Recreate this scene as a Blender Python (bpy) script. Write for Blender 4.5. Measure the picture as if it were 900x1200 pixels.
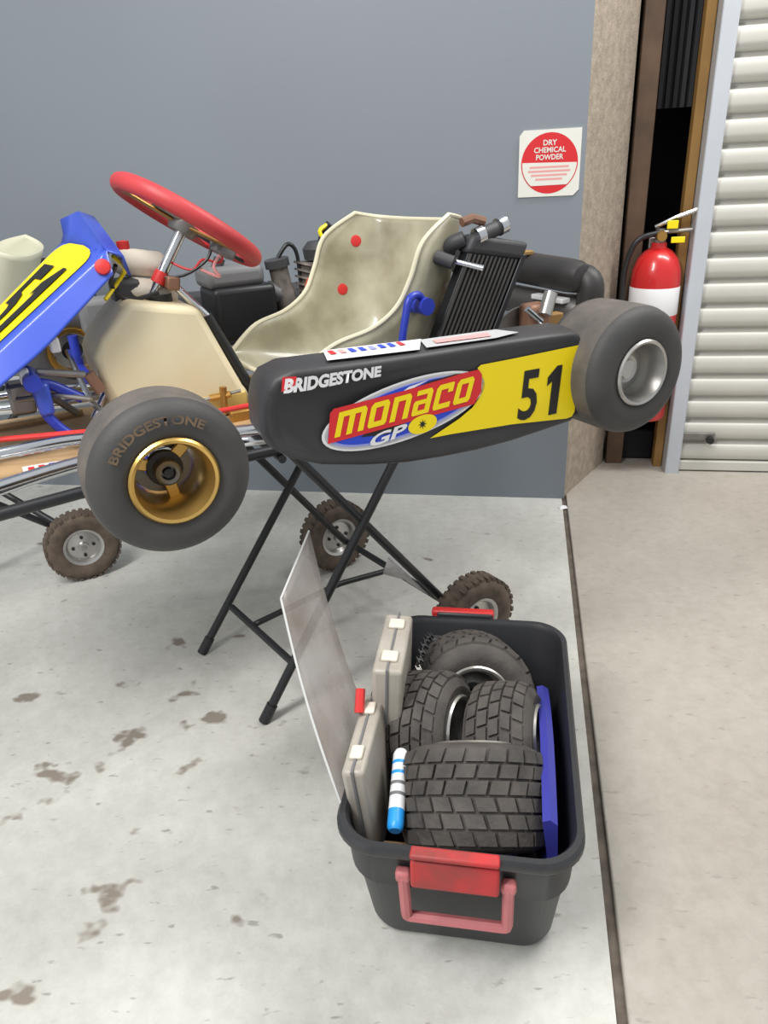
import bpy, math, random
from mathutils import Vector, Matrix, noise

random.seed(7)
SC = bpy.context.scene
for o in list(bpy.data.objects):
    bpy.data.objects.remove(o)
COL = SC.collection
R = math.radians

# ------------------------------------------------------------------ camera
PITCH, ROLL, CAM_H = R(25.14), R(-3.04), 1.25
fw = Vector((0, math.cos(PITCH), -math.sin(PITCH)))
up0 = Vector((0, math.sin(PITCH), math.cos(PITCH)))
rt0 = Vector((1, 0, 0))
rt = rt0 * math.cos(ROLL) + up0 * math.sin(ROLL)
up = up0 * math.cos(ROLL) - rt0 * math.sin(ROLL)
cd = bpy.data.cameras.new('camera')
cam = bpy.data.objects.new('camera', cd)
COL.objects.link(cam)
cd.sensor_fit = 'VERTICAL'
cd.sensor_height = 36.0
cd.lens = 850 / 1200 * 36.0
cd.clip_start = 0.05
cam.matrix_world = Matrix(((rt.x, up.x, -fw.x, 0), (rt.y, up.y, -fw.y, 0), (rt.z, up.z, -fw.z, CAM_H), (0, 0, 0, 1)))
SC.camera = cam

# ------------------------------------------------------------------ world, lamps, exposure
w = bpy.data.worlds.new('world')
SC.world = w
w.use_nodes = True
w.node_tree.nodes['Background'].inputs[0].default_value = (0.93, 0.97, 1.0, 1)
w.node_tree.nodes['Background'].inputs[1].default_value = 0.52
SC.view_settings.view_transform = 'Standard'
SC.view_settings.look = 'None'
SC.view_settings.gamma = 1.0
SC.view_settings.use_curve_mapping = False
SC.view_settings.exposure = 0.22


def area(name, loc, target, sx, sy, power, col=(1, 0.98, 0.95)):
    l = bpy.data.lights.new(name, 'AREA')
    l.shape = 'RECTANGLE'
    l.size, l.size_y = sx, sy
    l.energy = power
    l.color = col
    o = bpy.data.objects.new(name, l)
    COL.objects.link(o)
    o.location = loc
    o.rotation_euler = (Vector(target) - Vector(loc)).to_track_quat('-Z', 'Y').to_euler()
    return o


area('ceiling_lamp_a', (-1.4, -0.1, 3.3), (-0.7, 0.8, 0), 0.5, 2.4, 105)
area('ceiling_lamp_b', (2.0, 2.0, 3.4), (1.0, 2.1, 0), 0.5, 2.4, 78)

# ------------------------------------------------------------------ materials


def lin(c):
    return tuple(((x / 255) / 12.92 if x / 255 <= 0.04045 else ((x / 255 + 0.055) / 1.055) ** 2.4) for x in c)


MATS = {}


def mat(name, rgb, rough=0.5, metal=0.0, var=0.0, vscale=6.0, rgb2=None, bump=0.0, bscale=60.0, coat=0.0, trans=0.0, spec=0.5):
    if name in MATS:
        return MATS[name]
    m = bpy.data.materials.new(name)
    m.use_nodes = True
    nt = m.node_tree
    b = nt.nodes['Principled BSDF']
    c = lin(rgb)
    b.inputs['Base Color'].default_value = (*c, 1)
    b.inputs['Roughness'].default_value = rough
    b.inputs['Metallic'].default_value = metal
    b.inputs['Coat Weight'].default_value = coat
    b.inputs['Specular IOR Level'].default_value = spec
    tc = nt.nodes.new('ShaderNodeTexCoord')
    if var > 0 or rgb2:
        n = nt.nodes.new('ShaderNodeTexNoise')
        n.inputs['Scale'].default_value = vscale
        n.inputs['Detail'].default_value = 5
        nt.links.new(tc.outputs['Object'], n.inputs['Vector'])
        r = nt.nodes.new('ShaderNodeValToRGB')
        r.color_ramp.elements[0].position = 0.32
        r.color_ramp.elements[1].position = 0.7
        c2 = lin(rgb2) if rgb2 else tuple(x * (1 - var) for x in c)
        r.color_ramp.elements[0].color = (*c2, 1)
        r.color_ramp.elements[1].color = (*c, 1)
        nt.links.new(n.outputs['Fac'], r.inputs['Fac'])
        nt.links.new(r.outputs['Color'], b.inputs['Base Color'])
    if bump > 0:
        n2 = nt.nodes.new('ShaderNodeTexNoise')
        n2.inputs['Scale'].default_value = bscale
        n2.inputs['Detail'].default_value = 4
        nt.links.new(tc.outputs['Object'], n2.inputs['Vector'])
        bp = nt.nodes.new('ShaderNodeBump')
        bp.inputs['Strength'].default_value = bump
        bp.inputs['Distance'].default_value = 0.01
        nt.links.new(n2.outputs['Fac'], bp.inputs['Height'])
        nt.links.new(bp.outputs['Normal'], b.inputs['Normal'])
    if trans > 0:
        t = nt.nodes.new('ShaderNodeBsdfTransparent')
        t.inputs[0].default_value = (0.97, 0.97, 0.97, 1)
        mx = nt.nodes.new('ShaderNodeMixShader')
        mx.inputs[0].default_value = trans
        nt.links.new(b.outputs[0], mx.inputs[1])
        nt.links.new(t.outputs[0], mx.inputs[2])
        nt.links.new(mx.outputs[0], nt.nodes['Material Output'].inputs['Surface'])
    MATS[name] = m
    return m


def floor_mat(name, base, dark, stain, stain_amt, patch=None):
    m = bpy.data.materials.new(name)
    m.use_nodes = True
    nt = m.node_tree
    N = nt.nodes
    b = N['Principled BSDF']
    b.inputs['Roughness'].default_value = 0.55
    b.inputs['Specular IOR Level'].default_value = 0.35
    tc = N.new('ShaderNodeTexCoord')

    def noi(scale, detail, rough=0.55, stretch=None):
        n = N.new('ShaderNodeTexNoise')
        n.inputs['Scale'].default_value = scale
        n.inputs['Detail'].default_value = detail
        n.inputs['Roughness'].default_value = rough
        if stretch:
            mp = N.new('ShaderNodeMapping')
            mp.inputs['Rotation'].default_value = (0, 0, stretch[0])
            mp.inputs['Scale'].default_value = (stretch[1], stretch[2], 1)
            nt.links.new(tc.outputs['Object'], mp.inputs['Vector'])
            nt.links.new(mp.outputs['Vector'], n.inputs['Vector'])
        else:
            nt.links.new(tc.outputs['Object'], n.inputs['Vector'])
        return n

    def ramp(src, p0, p1, c0, c1):
        r = N.new('ShaderNodeValToRGB')
        r.color_ramp.elements[0].position = p0
        r.color_ramp.elements[1].position = p1
        r.color_ramp.elements[0].color = c0
        r.color_ramp.elements[1].color = c1
        nt.links.new(src.outputs['Fac'], r.inputs['Fac'])
        return r

    def mixc(fac, a, bb):
        x = N.new('ShaderNodeMix')
        x.data_type = 'RGBA'
        nt.links.new(fac, x.inputs['Factor'])
        nt.links.new(a, x.inputs[6])
        if isinstance(bb, tuple):
            x.inputs[7].default_value = bb
        else:
            nt.links.new(bb, x.inputs[7])
        return x.outputs[2]
    big = ramp(noi(1.6, 5), 0.35, 0.66, (*lin(dark), 1), (*lin(base), 1))
    fine = ramp(noi(26, 6, 0.7), 0.30, 0.62, (0.80, 0.80, 0.78, 1), (1, 1, 1, 1))
    mul = N.new('ShaderNodeMix')
    mul.data_type = 'RGBA'
    mul.blend_type = 'MULTIPLY'
    mul.inputs['Factor'].default_value = 0.7
    nt.links.new(big.outputs['Color'], mul.inputs[6])
    nt.links.new(fine.outputs['Color'], mul.inputs[7])
    sn = noi(7.5, 3, 0.5, (R(30), 1.0, 1.35))
    if patch:
        # oil was spilt mostly around one spot: the stains are denser there
        vm = N.new('ShaderNodeVectorMath')
        vm.operation = 'DISTANCE'
        nt.links.new(tc.outputs['Object'], vm.inputs[0])
        vm.inputs[1].default_value = (patch[0], patch[1], 0)
        mr = N.new('ShaderNodeMapRange')
        mr.inputs['From Min'].default_value = 0.05
        mr.inputs['From Max'].default_value = patch[2]
        mr.inputs['To Min'].default_value = 0.12
        mr.inputs['To Max'].default_value = 0.0
        nt.links.new(vm.outputs['Value'], mr.inputs['Value'])
        ad = N.new('ShaderNodeMath')
        nt.links.new(sn.outputs['Fac'], ad.inputs[0])
        nt.links.new(mr.outputs['Result'], ad.inputs[1])

        class W:
            outputs = {'Fac': ad.outputs[0]}
        sn = W
    st = ramp(sn, 0.685, 0.735, (0, 0, 0, 1), (stain_amt,) * 3 + (1,))
    sp = ramp(noi(42, 2, 0.5, (R(35), 0.6, 1.6)), 0.66, 0.74, (0, 0, 0, 1), (0.6 * stain_amt,) * 3 + (1,))
    c1 = mixc(st.outputs['Color'], mul.outputs[2], (*lin(stain), 1))
    c2 = mixc(sp.outputs['Color'], c1, (*lin((110, 104, 96)), 1))
    nt.links.new(c2, b.inputs['Base Color'])
    bp = N.new('ShaderNodeBump')
    bp.inputs['Strength'].default_value = 0.12
    bp.inputs['Distance'].default_value = 0.01
    bn = noi(60, 5, 0.65)
    nt.links.new(bn.outputs['Fac'], bp.inputs['Height'])
    nt.links.new(bp.outputs['Normal'], b.inputs['Normal'])
    return m


M_floor = floor_mat('floor_concrete', (212, 212, 206), (188, 187, 181), (122, 110, 98), 0.85, (-0.60, 1.36, 0.6))
M_slab = floor_mat('slab_concrete', (181, 175, 166), (169, 162, 153), (156, 147, 136), 0.5)
M_wall = mat('wall_grey_paint', (132, 139, 147), 0.55, var=0.06, vscale=1.3, bump=0.03, bscale=40)
M_conc = mat('pier_concrete', (172, 159, 143), 0.85, var=0.3, vscale=30, bump=0.3, bscale=80)
M_dirt = mat('gap_dirt', (112, 102, 92), 0.9, var=0.5, vscale=25)
M_timber = mat('timber_brown', (94, 72, 54), 0.7, var=0.4, vscale=12)
M_timber2 = mat('timber_yellow', (160, 122, 66), 0.6, var=0.25, vscale=9)
M_jamb = mat('jamb_steel', (190, 195, 202), 0.4, var=0.06)
M_shut = mat('shutter_cream', (200, 198, 190), 0.45, var=0.05, vscale=8)
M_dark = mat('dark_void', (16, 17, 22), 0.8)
M_black = mat('black_paint', (34, 35, 38), 0.4, var=0.2)
M_blackp = mat('black_plastic', (54, 54, 56), 0.5, var=0.12, vscale=14, bump=0.03)
M_tubp = mat('tub_plastic', (48, 49, 52), 0.45, var=0.15, vscale=10)
M_rubber = mat('slick_rubber', (72, 71, 71), 0.62, rgb2=(58, 57, 57), vscale=9, bump=0.06, bscale=150)
M_wet = mat('wet_rubber', (88, 82, 77), 0.75, rgb2=(62, 59, 57), vscale=22, bump=0.15, bscale=150)
M_castor = mat('castor_rubber', (108, 93, 80), 0.8, rgb2=(78, 68, 60), vscale=30)
M_gold = mat('gold_rim', (222, 182, 104), 0.28, 0.85, var=0.12)
M_silver = mat('silver_rim', (196, 194, 190), 0.32, 0.85, var=0.15, vscale=18)
M_chrome = mat('chrome_tube', (214, 216, 220), 0.16, 1.0)
M_steel = mat('dull_steel', (150, 148, 144), 0.4, 0.8, var=0.25, vscale=25)
M_brass = mat('brass', (176, 134, 70), 0.35, 0.7)
M_red = mat('red_vinyl', (196, 62, 66), 0.5, var=0.12, vscale=20)
M_redp = mat('red_plastic', (206, 50, 48), 0.45)
M_ext = mat('extinguisher_red', (196, 34, 36), 0.28, coat=0.4)
M_redw = mat('red_latch_worn', (204, 46, 50), 0.55, rgb2=(120, 62, 58), vscale=14)
M_pink = mat('faded_red_handle', (204, 120, 122), 0.55, var=0.15, vscale=20)
M_blue = mat('blue_plastic', (62, 88, 198), 0.32, var=0.05, coat=0.2)
M_bluep = mat('blue_paint', (40, 58, 168), 0.35)
M_bluet = mat('blue_tub_part', (58, 60, 152), 0.4)
M_yellow = mat('yellow_sticker', (246, 220, 14), 0.4)
M_white = mat('white_sticker', (228, 228, 230), 0.4)
M_grey = mat('silver_sticker', (186, 186, 188), 0.4)
M_sred = mat('red_sticker', (214, 40, 46), 0.4)
M_sblue = mat('blue_sticker', (38, 70, 200), 0.4)
M_lblue = mat('pale_blue_sticker', (150, 158, 226), 0.4)
M_ink = mat('black_ink', (26, 26, 24), 0.5)
M_palered = mat('pale_red_print', (232, 160, 158), 0.5)
M_paper = mat('sign_paper', (228, 227, 218), 0.5)
M_tank = mat('tank_plastic', (228, 217, 184), 0.4, rgb2=(218, 202, 160), vscale=5)
M_tankl = mat('tank_fuel_line', (206, 178, 104), 0.4)
M_seat = mat('fibreglass', (200, 195, 170), 0.28, rgb2=(142, 137, 114), vscale=7, coat=0.3)
M_cream = mat('cream_fibreglass', (222, 220, 196), 0.35, var=0.06)
M_lip = mat('fibreglass_lip', (214, 208, 182), 0.35)
M_ply = mat('plywood', (188, 158, 116), 0.55, rgb2=(168, 136, 98), vscale=8)
M_alu = mat('engine_alloy', (138, 132, 124), 0.5, 0.5, rgb2=(92, 86, 80), vscale=30)
M_dgrey = mat('dark_grey_plastic', (62, 62, 65), 0.55, var=0.15)
M_mgrey = mat('mid_grey_plastic', (116, 116, 118), 0.5, var=0.1)
M_exh = mat('exhaust_black', (58, 56, 56), 0.5, 0.2, var=0.2)
M_copper = mat('copper_brown', (140, 104, 84), 0.5, 0.3, var=0.2)
M_orange = mat('orange_red_hose', (190, 72, 44), 0.5)
M_resv = mat('reservoir_white', (224, 216, 200), 0.4)
M_case = mat('clear_case', (206, 200, 190), 0.35, rgb2=(176, 168, 156), vscale=9, trans=0.25)
M_acryl = mat('acrylic_sheet', (190, 187, 184), 0.25, rgb2=(150, 138, 130), vscale=7, trans=0.5)
M_acedge = mat('acrylic_edge', (226, 228, 226), 0.2, trans=0.25)
M_can = mat('can_blue', (40, 150, 226), 0.35)
M_card = mat('cardboard', (132, 104, 72), 0.8, var=0.2)
M_tletter = mat('tyre_lettering', (124, 102, 78), 0.7, rgb2=(84, 74, 64), vscale=40)

# ------------------------------------------------------------------ mesh helpers


def frame_from_axis(axis, loc=(0, 0, 0), upv=(0, 0, 1)):
    """matrix whose local Y is the axis"""
    y = Vector(axis).normalized()
    u = Vector(upv)
    if abs(y.dot(u)) > 0.97:
        u = Vector((1, 0, 0))
    x = y.cross(u).normalized()
    z = x.cross(y).normalized()
    l = Vector(loc)
    return Matrix(((x.x, y.x, z.x, l.x), (x.y, y.y, z.y, l.y), (x.z, y.z, z.z, l.z), (0, 0, 0, 1)))


def fillet(pts, r, n=5, closed=False):
    pts = [Vector(p) for p in pts]
    out = []
    N = len(pts)
    for i, p in enumerate(pts):
        if not closed and i in (0, N - 1):
            out.append(p)
            continue
        a, b = pts[i - 1], pts[(i + 1) % N]
        da, db = a - p, b - p
        t = min(r, da.length * 0.48, db.length * 0.48)
        p0, p1 = p + da.normalized() * t, p + db.normalized() * t
        for k in range(n + 1):
            s = k / n
            out.append(p0 * (1 - s) ** 2 + p * 2 * s * (1 - s) + p1 * s * s)
    return out


class MB:
    def __init__(s):
        s.v, s.f = [], []

    def add(s, vs, fs, M=None):
        o = len(s.v)
        s.v += [tuple(M @ Vector(p)) if M else tuple(p) for p in vs]
        s.f += [tuple(i + o for i in f) for f in fs]
        return s

    def box(s, c, d, M=None):
        x, y, z = (k / 2 for k in d)
        vs = [(c[0] + a * x, c[1] + b * y, c[2] + e * z) for a in (-1, 1) for b in (-1, 1) for e in (-1, 1)]
        return s.add(vs, [(0, 1, 3, 2), (4, 6, 7, 5), (0, 4, 5, 1), (2, 3, 7, 6), (0, 2, 6, 4), (1, 5, 7, 3)], M)

    def tube(s, pts, r, n=10, closed=False, caps=True):
        P = [Vector(p) for p in pts]
        N = len(P)
        vs, fs = [], []
        prev = None
        for i in range(N):
            if closed:
                t = (P[(i + 1) % N] - P[i - 1]).normalized()
            else:
                t = (P[min(i + 1, N - 1)] - P[max(i - 1, 0)]).normalized()
            if prev is None:
                u = Vector((0, 0, 1)) if abs(t.z) < 0.9 else Vector((1, 0, 0))
                a = t.cross(u).normalized()
            else:
                a = (prev - t * prev.dot(t)).normalized()
            prev = a
            b = t.cross(a)
            rr = r[i] if isinstance(r, (list, tuple)) else r
            for k in range(n):
                g = 2 * math.pi * k / n
                vs.append(P[i] + (a * math.cos(g) + b * math.sin(g)) * rr)
        L = N if closed else N - 1
        for i in range(L):
            for k in range(n):
                j = (i + 1) % N
                fs.append((i * n + k, i * n + (k + 1) % n, j * n + (k + 1) % n, j * n + k))
        if caps and not closed:
            fs.append(tuple(reversed(range(n))))
            fs.append(tuple((N - 1) * n + k for k in range(n)))
        return s.add(vs, fs)

    def lathe(s, prof, M=None, n=48, closed=False):
        """prof: (radius, axial along Y)"""
        vs, fs = [], []
        m = len(prof)
        for k in range(n):
            g = 2 * math.pi * k / n
            for r, y in prof:
                vs.append((r * math.cos(g), y, r * math.sin(g)))
        for k in range(n):
            kk = (k + 1) % n
            for i in range(m if closed else m - 1):
                j = (i + 1) % m
                fs.append((k * m + i, k * m + j, kk * m + j, kk * m + i))
        if not closed:
            if prof[0][0] > 1e-6:
                fs.append(tuple(k * m for k in range(n)))
            if prof[-1][0] > 1e-6:
                fs.append(tuple(k * m + m - 1 for k in reversed(range(n))))
        return s.add(vs, fs, M)

    def loft(s, rings, cap0=True, cap1=True, M=None):
        n = len(rings[0])
        vs = [p for r in rings for p in r]
        fs = []
        for i in range(len(rings) - 1):
            for k in range(n):
                fs.append((i * n + k, i * n + (k + 1) % n, (i + 1) * n + (k + 1) % n, (i + 1) * n + k))
        if cap0:
            fs.append(tuple(reversed(range(n))))
        if cap1:
            fs.append(tuple((len(rings) - 1) * n + k for k in range(n)))
        return s.add(vs, fs, M)

    def grid(s, fn, nu, nv):
        vs = [fn(i / nu, j / nv) for i in range(nu + 1) for j in range(nv + 1)]
        fs = [(i * (nv + 1) + j, (i + 1) * (nv + 1) + j, (i + 1) * (nv + 1) + j + 1, i * (nv + 1) + j + 1) for i in range(nu) for j in range(nv)]
        return s.add(vs, fs)

    def prism(s, poly, h0, h1, M=None):
        """poly in local XZ, extruded along Y from h0 to h1"""
        n = len(poly)
        vs = [(x, h0, z) for x, z in poly] + [(x, h1, z) for x, z in poly]
        fs = [tuple(range(n)), tuple(reversed(range(n, 2 * n)))]
        fs += [(k, n + k, n + (k + 1) % n, (k + 1) % n) for k in range(n)]
        return s.add(vs, fs, M)

    def mesh(s, name, m, ang=38):
        me = bpy.data.meshes.new(name)
        me.from_pydata([tuple(p) for p in s.v], [], s.f)
        import bmesh
        bm = bmesh.new()
        bm.from_mesh(me)
        bmesh.ops.remove_doubles(bm, verts=bm.verts, dist=1e-6)
        bmesh.ops.recalc_face_normals(bm, faces=bm.faces)
        bm.to_mesh(me)
        bm.free()
        me.materials.append(m)
        me.shade_smooth()
        me.set_sharp_from_angle(angle=R(ang))
        return me

    def build(s, name, m, parent=None, bevel=0.0, seg=2, solid=0.0, subd=0, ang=38, label=None, offset=0.0):
        o = bpy.data.objects.new(name, s.mesh(name, m, ang))
        COL.objects.link(o)
        o.parent = parent
        if solid:
            md = o.modifiers.new('solid', 'SOLIDIFY')
            md.thickness = solid
            md.offset = offset
        if bevel:
            md = o.modifiers.new('bevel', 'BEVEL')
            md.width = bevel
            md.segments = seg
            md.limit_method = 'ANGLE'
            md.angle_limit = R(35)
        if subd:
            md = o.modifiers.new('sub', 'SUBSURF')
            md.levels = md.render_levels = subd
        if label:
            o['label'] = label
        return o


def tag(o, label, cat, group=None):
    o['label'] = label
    o['category'] = cat
    if group:
        o['group'] = group
    return o


def struct(o, label=None):
    o['kind'] = 'structure'
    if label:
        o['label'] = label
    return o


def empty(name, loc=(0, 0, 0), rz=0.0):
    o = bpy.data.objects.new(name, None)
    COL.objects.link(o)
    o.location = loc
    o.rotation_euler = (0, 0, rz)
    o.empty_display_size = 0.05
    return o


def text_mesh(name, body, fn, m, parent, bold=0.0, space=1.0):
    """letters; fn maps (u, v) in the unit box of the word to a 3D point"""
    cu = bpy.data.curves.new('lettering', 'FONT')
    cu.body = body
    cu.offset = bold
    cu.space_character = space
    cu.resolution_u = 3
    ob = bpy.data.objects.new('lettering', cu)
    COL.objects.link(ob)
    bpy.context.view_layer.update()
    dg = bpy.context.evaluated_depsgraph_get()
    me = bpy.data.meshes.new_from_object(ob.evaluated_get(dg))
    bpy.data.objects.remove(ob)
    bpy.data.curves.remove(cu)
    xs = [v.co.x for v in me.vertices]
    ys = [v.co.y for v in me.vertices]
    x0, x1, y0, y1 = min(xs), max(xs), min(ys), max(ys)
    for v in me.vertices:
        v.co = fn((v.co.x - x0) / (x1 - x0), (v.co.y - y0) / (y1 - y0))
    me.materials.clear()
    me.materials.append(m)
    me.name = name
    o = bpy.data.objects.new(name, me)
    COL.objects.link(o)
    o.parent = parent
    return o


def quad_map(bl, br, tr, tl, at):
    def f(u, v):
        a = bl[0] * (1 - u) * (1 - v) + br[0] * u * (1 - v) + tr[0] * u * v + tl[0] * (1 - u) * v
        b = bl[1] * (1 - u) * (1 - v) + br[1] * u * (1 - v) + tr[1] * u * v + tl[1] * (1 - u) * v
        return at(a, b)
    return f


def poly_decal(name, pts, at, m, parent):
    me = MB()
    me.add([at(a, b) for a, b in pts], [tuple(range(len(pts)))])
    return me.build(name, m, parent)


def crom(pts, t):
    """Catmull-Rom through tuples, t in 0..1"""
    n = len(pts) - 1
    x = min(max(t, 0), 1) * n
    i = min(int(x), n - 1)
    s = x - i
    p = [Vector(pts[min(max(i + k, 0), n)]) for k in (-1, 0, 1, 2)]
    return 0.5 * ((2 * p[1]) + (p[2] - p[0]) * s + (2 * p[0] - 5 * p[1] + 4 * p[2] - p[3]) * s * s + (3 * p[1] - p[0] - 3 * p[2] + p[3]) * s ** 3)


# ------------------------------------------------------------------ setting
WY = R(11.35)
BX = Vector((math.cos(WY), -math.sin(WY), 0))       # along the wall
BY = Vector((math.sin(WY), math.cos(WY), 0))        # away from the camera, into the wall
WC = Vector((0.74, 2.70, 0))                        # right end of the grey wall at the floor
MB_ = Matrix(((BX.x, BY.x, 0, WC.x), (BX.y, BY.y, 0, WC.y), (0, 0, 1, 0), (0, 0, 0, 1)))   # building frame

# left floor and right slab meet along a dirty joint square to the wall
o = MB().box((-4.5 - 0.009, -2.45, -0.05), (9.0, 5.0, 0.1), MB_).build('floor', M_floor)
struct(o, 'pale grey stained concrete workshop floor')
o = MB().box((2.6 + 0.009, -2.0, -0.044), (5.2, 5.9, 0.1), MB_).build('floor_slab', M_slab, bevel=0.004)
struct(o, 'beige concrete slab in front of the roller shutter')
o = MB().box((0.0, -2.45, -0.0455), (0.06, 5.0, 0.08), MB_).build('floor_joint', M_dirt)
struct(o, 'dirt filled joint between the two concrete slabs')
o = MB().box((-4.5, 0.12, 2.1), (9.0, 0.24, 4.2), MB_).build('wall_back', M_wall)
struct(o, 'grey painted workshop wall')
# pier beside the wall, its visible face turned towards the slab
pm = MB()
pier = [(0.0, 0.012), (0.185, 0.40), (0.185, 1.0), (0.0, 1.0)]
pm.loft([[(x, y, 0) for x, y in pier], [(x, y, 4.2) for x, y in pier]], M=MB_)
struct(pm.build('wall_pier', M_conc), 'rough brown concrete end of the grey wall')
SH = 0.335   # shutter plane
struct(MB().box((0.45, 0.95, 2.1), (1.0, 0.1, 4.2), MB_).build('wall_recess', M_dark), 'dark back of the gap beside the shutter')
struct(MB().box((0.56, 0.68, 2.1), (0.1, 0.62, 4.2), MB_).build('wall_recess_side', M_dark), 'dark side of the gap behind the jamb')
struct(MB().box((0.235, 0.43, 2.1), (0.07, 0.07, 4.2), MB_).build('trim_1', M_timber, bevel=0.003), 'dark brown timber stud beside the concrete pier')
struct(MB().box((0.418, SH + 0.06, 2.1), (0.035, 0.06, 4.2), MB_).build('trim_2', M_timber2, bevel=0.003), 'yellow brown timber strip beside the shutter jamb')
jm = MB()
jm.prism([(0, 0), (0.058, 0), (0.058, 4.2), (0, 4.2)], SH - 0.045, SH + 0.05, MB_ @ Matrix.Translation((0.438, 0, 0)))
struct(jm.build('trim_3', M_jamb, bevel=0.004), 'pale grey steel jamb of the roller shutter')
# ribbed dark panel high in the gap
rp = empty('wall_ribbed_panel', MB_ @ Vector((0.34, 0.62, 1.42)), -WY)
struct(rp, 'dark ribbed curtain rolled down inside the gap')
MB().box((0, 0.01, 1.35), (0.26, 0.015, 2.7)).build('backing', M_dark, rp)
rib = MB().box((0, -0.006, 1.35), (0.016, 0.018, 2.7)).mesh('rib', mat('curtain_dark', (52, 52, 56), 0.6))
for k in range(9):
    r_ = bpy.data.objects.new('rib', rib)
    COL.objects.link(r_)
    r_.parent = rp
    r_.location = (-0.112 + k * 0.028, 0, 0)

# roller shutter of curved slats
dr = empty('door_1', MB_ @ Vector((0.49, SH, 0.008)), -WY)
struct(dr, 'cream steel roller shutter with curved horizontal slats')
sl = MB()
PIT = 0.0945
prof = [(0.012, 0.0), (0.0, 0.004), (-0.012, 0.012), (-0.016, 0.03), (-0.0165, 0.05), (-0.0145, 0.066), (-0.010, 0.072), (0.0, 0.0765), (0.014, 0.082), (0.018, 0.088), (0.016, PIT)]
LEN = 4.6
sl.add([(0, y, z) for y, z in prof] + [(LEN, y, z) for y, z in prof] + [(0, 0.024, 0), (LEN, 0.024, 0), (0, 0.024, PIT), (LEN, 0.024, PIT)],
       [(i, i + 1, i + 12, i + 11) for i in range(10)] + [(22, 23, 25, 24)])
slat_me = sl.mesh('slat', M_shut, 50)
for k in range(44):
    s_ = bpy.data.objects.new('slat', slat_me)
    COL.objects.link(s_)
    s_.parent = dr
    s_.location = (0, 0, 0.045 + k * PIT)
MB().box((LEN / 2, 0.0, 0.024), (LEN, 0.04, 0.042)).build('bottom_rail', M_shut, dr, bevel=0.004)
bl = MB().box((0.07, -0.024, 0.16), (0.13, 0.012, 0.03)).build('slide_bolt', M_steel, dr, bevel=0.002)
MB().lathe([(0.0, -0.04), (0.014, -0.04), (0.016, -0.03), (0.016, -0.02)], Matrix.Translation((0.115, -0.012, 0.148)), 16).build('bolt_knob', M_black, bl)

# little debris in the corner
o = MB()
o.add([(0, 0, 0), (0.035, 0.006, 0), (0.03, 0.028, 0.003), (-0.004, 0.02, 0.004), (0.012, 0.014, 0.012)], [(0, 1, 4), (1, 2, 4), (2, 3, 4), (3, 0, 4), (3, 2, 1, 0)])
o = o.build('paper_scrap', M_white)
o.location = (0.70, 2.60, 0.0)
tag(o, 'small crumpled white paper scrap on the floor below the wall end', 'scrap')

# ------------------------------------------------------------------ wall sign
sg = empty('wall_sign', MB_ @ Vector((-0.118, -0.004, 1.247)), -WY)
tag(sg, 'square white and red fire extinguisher sign stuck on the grey wall', 'sign')
hw, ht = 0.102, 0.103
pb = [(-hw, -ht + 0.0), (hw - 0.018, -ht), (hw, -ht + 0.018), (hw, ht), (-hw + 0.014, ht), (-hw, ht - 0.016)]
MB().prism(pb, 0.0, 0.004).build('backing', M_paper, sg)


def sat(d):
    return lambda a, b: Vector((a, -d, b))


def circ(r, a0=0, a1=360, n=48, c=(0, 0)):
    return [(c[0] + r * math.cos(R(a0 + (a1 - a0) * k / n)), c[1] + r * math.sin(R(a0 + (a1 - a0) * k / n))) for k in range(n + (0 if a1 - a0 == 360 else 1))]


poly_decal('red_disc', circ(0.094), sat(0.0004), M_sred, sg)
# the white band is the belt of the disc between two chords
belt = [(0.0905 * math.cos(R(a)), 0.0905 * math.sin(R(a))) for a in range(312, 364, 4)] + [(0.0905 * math.cos(R(a)), 0.0905 * math.sin(R(a))) for a in range(177, 230, 4)]
poly_decal('white_belt', belt, sat(0.0009), M_paper, sg)
for body, z, hh, ww in (('DRY', 0.055, 0.017, 0.045), ('CHEMICAL', 0.033, 0.017, 0.105), ('POWDER', 0.011, 0.017, 0.090)):
    text_mesh('lettering', body, quad_map((-ww / 2, z), (ww / 2, z), (ww / 2, z + hh), (-ww / 2, z + hh), sat(0.0012)), M_paper, sg, 0.02)
for k, ww in enumerate((0.13, 0.14, 0.12, 0.09)):
    z = -0.014 - k * 0.0125
    poly_decal('print_line', [(-ww / 2, z), (ww / 2, z), (ww / 2, z + 0.006), (-ww / 2, z + 0.006)], sat(0.0012), M_palered, sg)

# ------------------------------------------------------------------ fire extinguisher
fe = empty('fire_extinguisher', MB_ @ Vector((0.322, SH + 0.0, 0.25)), -WY)
tag(fe, 'red fire extinguisher with white band hanging in the gap beside the shutter', 'fire extinguisher')
V2 = Matrix.Rotation(R(90), 4, 'X')          # lathe axis Y -> Z
MB().lathe([(0.0, 0.0), (0.088, 0.0), (0.094, 0.012), (0.094, 0.56), (0.090, 0.60), (0.076, 0.64), (0.052, 0.668), (0.03, 0.68), (0.028, 0.70), (0.0, 0.70)], V2, 40).build('cylinder', M_ext, fe)
MB().lathe([(0.0945, 0.43), (0.0955, 0.432), (0.0955, 0.535), (0.0945, 0.537)], V2, 40).build('band', M_white, fe)
vb = MB().lathe([(0.0, 0.69), (0.024, 0.69), (0.024, 0.71), (0.018, 0.715), (0.018, 0.75), (0.0, 0.75)], V2, 20).build('valve', M_steel, fe)
MB().lathe([(0.0, -0.05), (0.018, -0.05), (0.02, -0.03), (0.012, -0.02), (0.0, -0.02)], Matrix.Translation((0.0, 0, 0.725)), 20).build('gauge', M_brass, vb)
MB().tube([(-0.02, 0, 0.755), (0.05, -0.02, 0.79), (0.12, -0.03, 0.815)], 0.009, 8).build('lever', M_chrome, fe)
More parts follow.
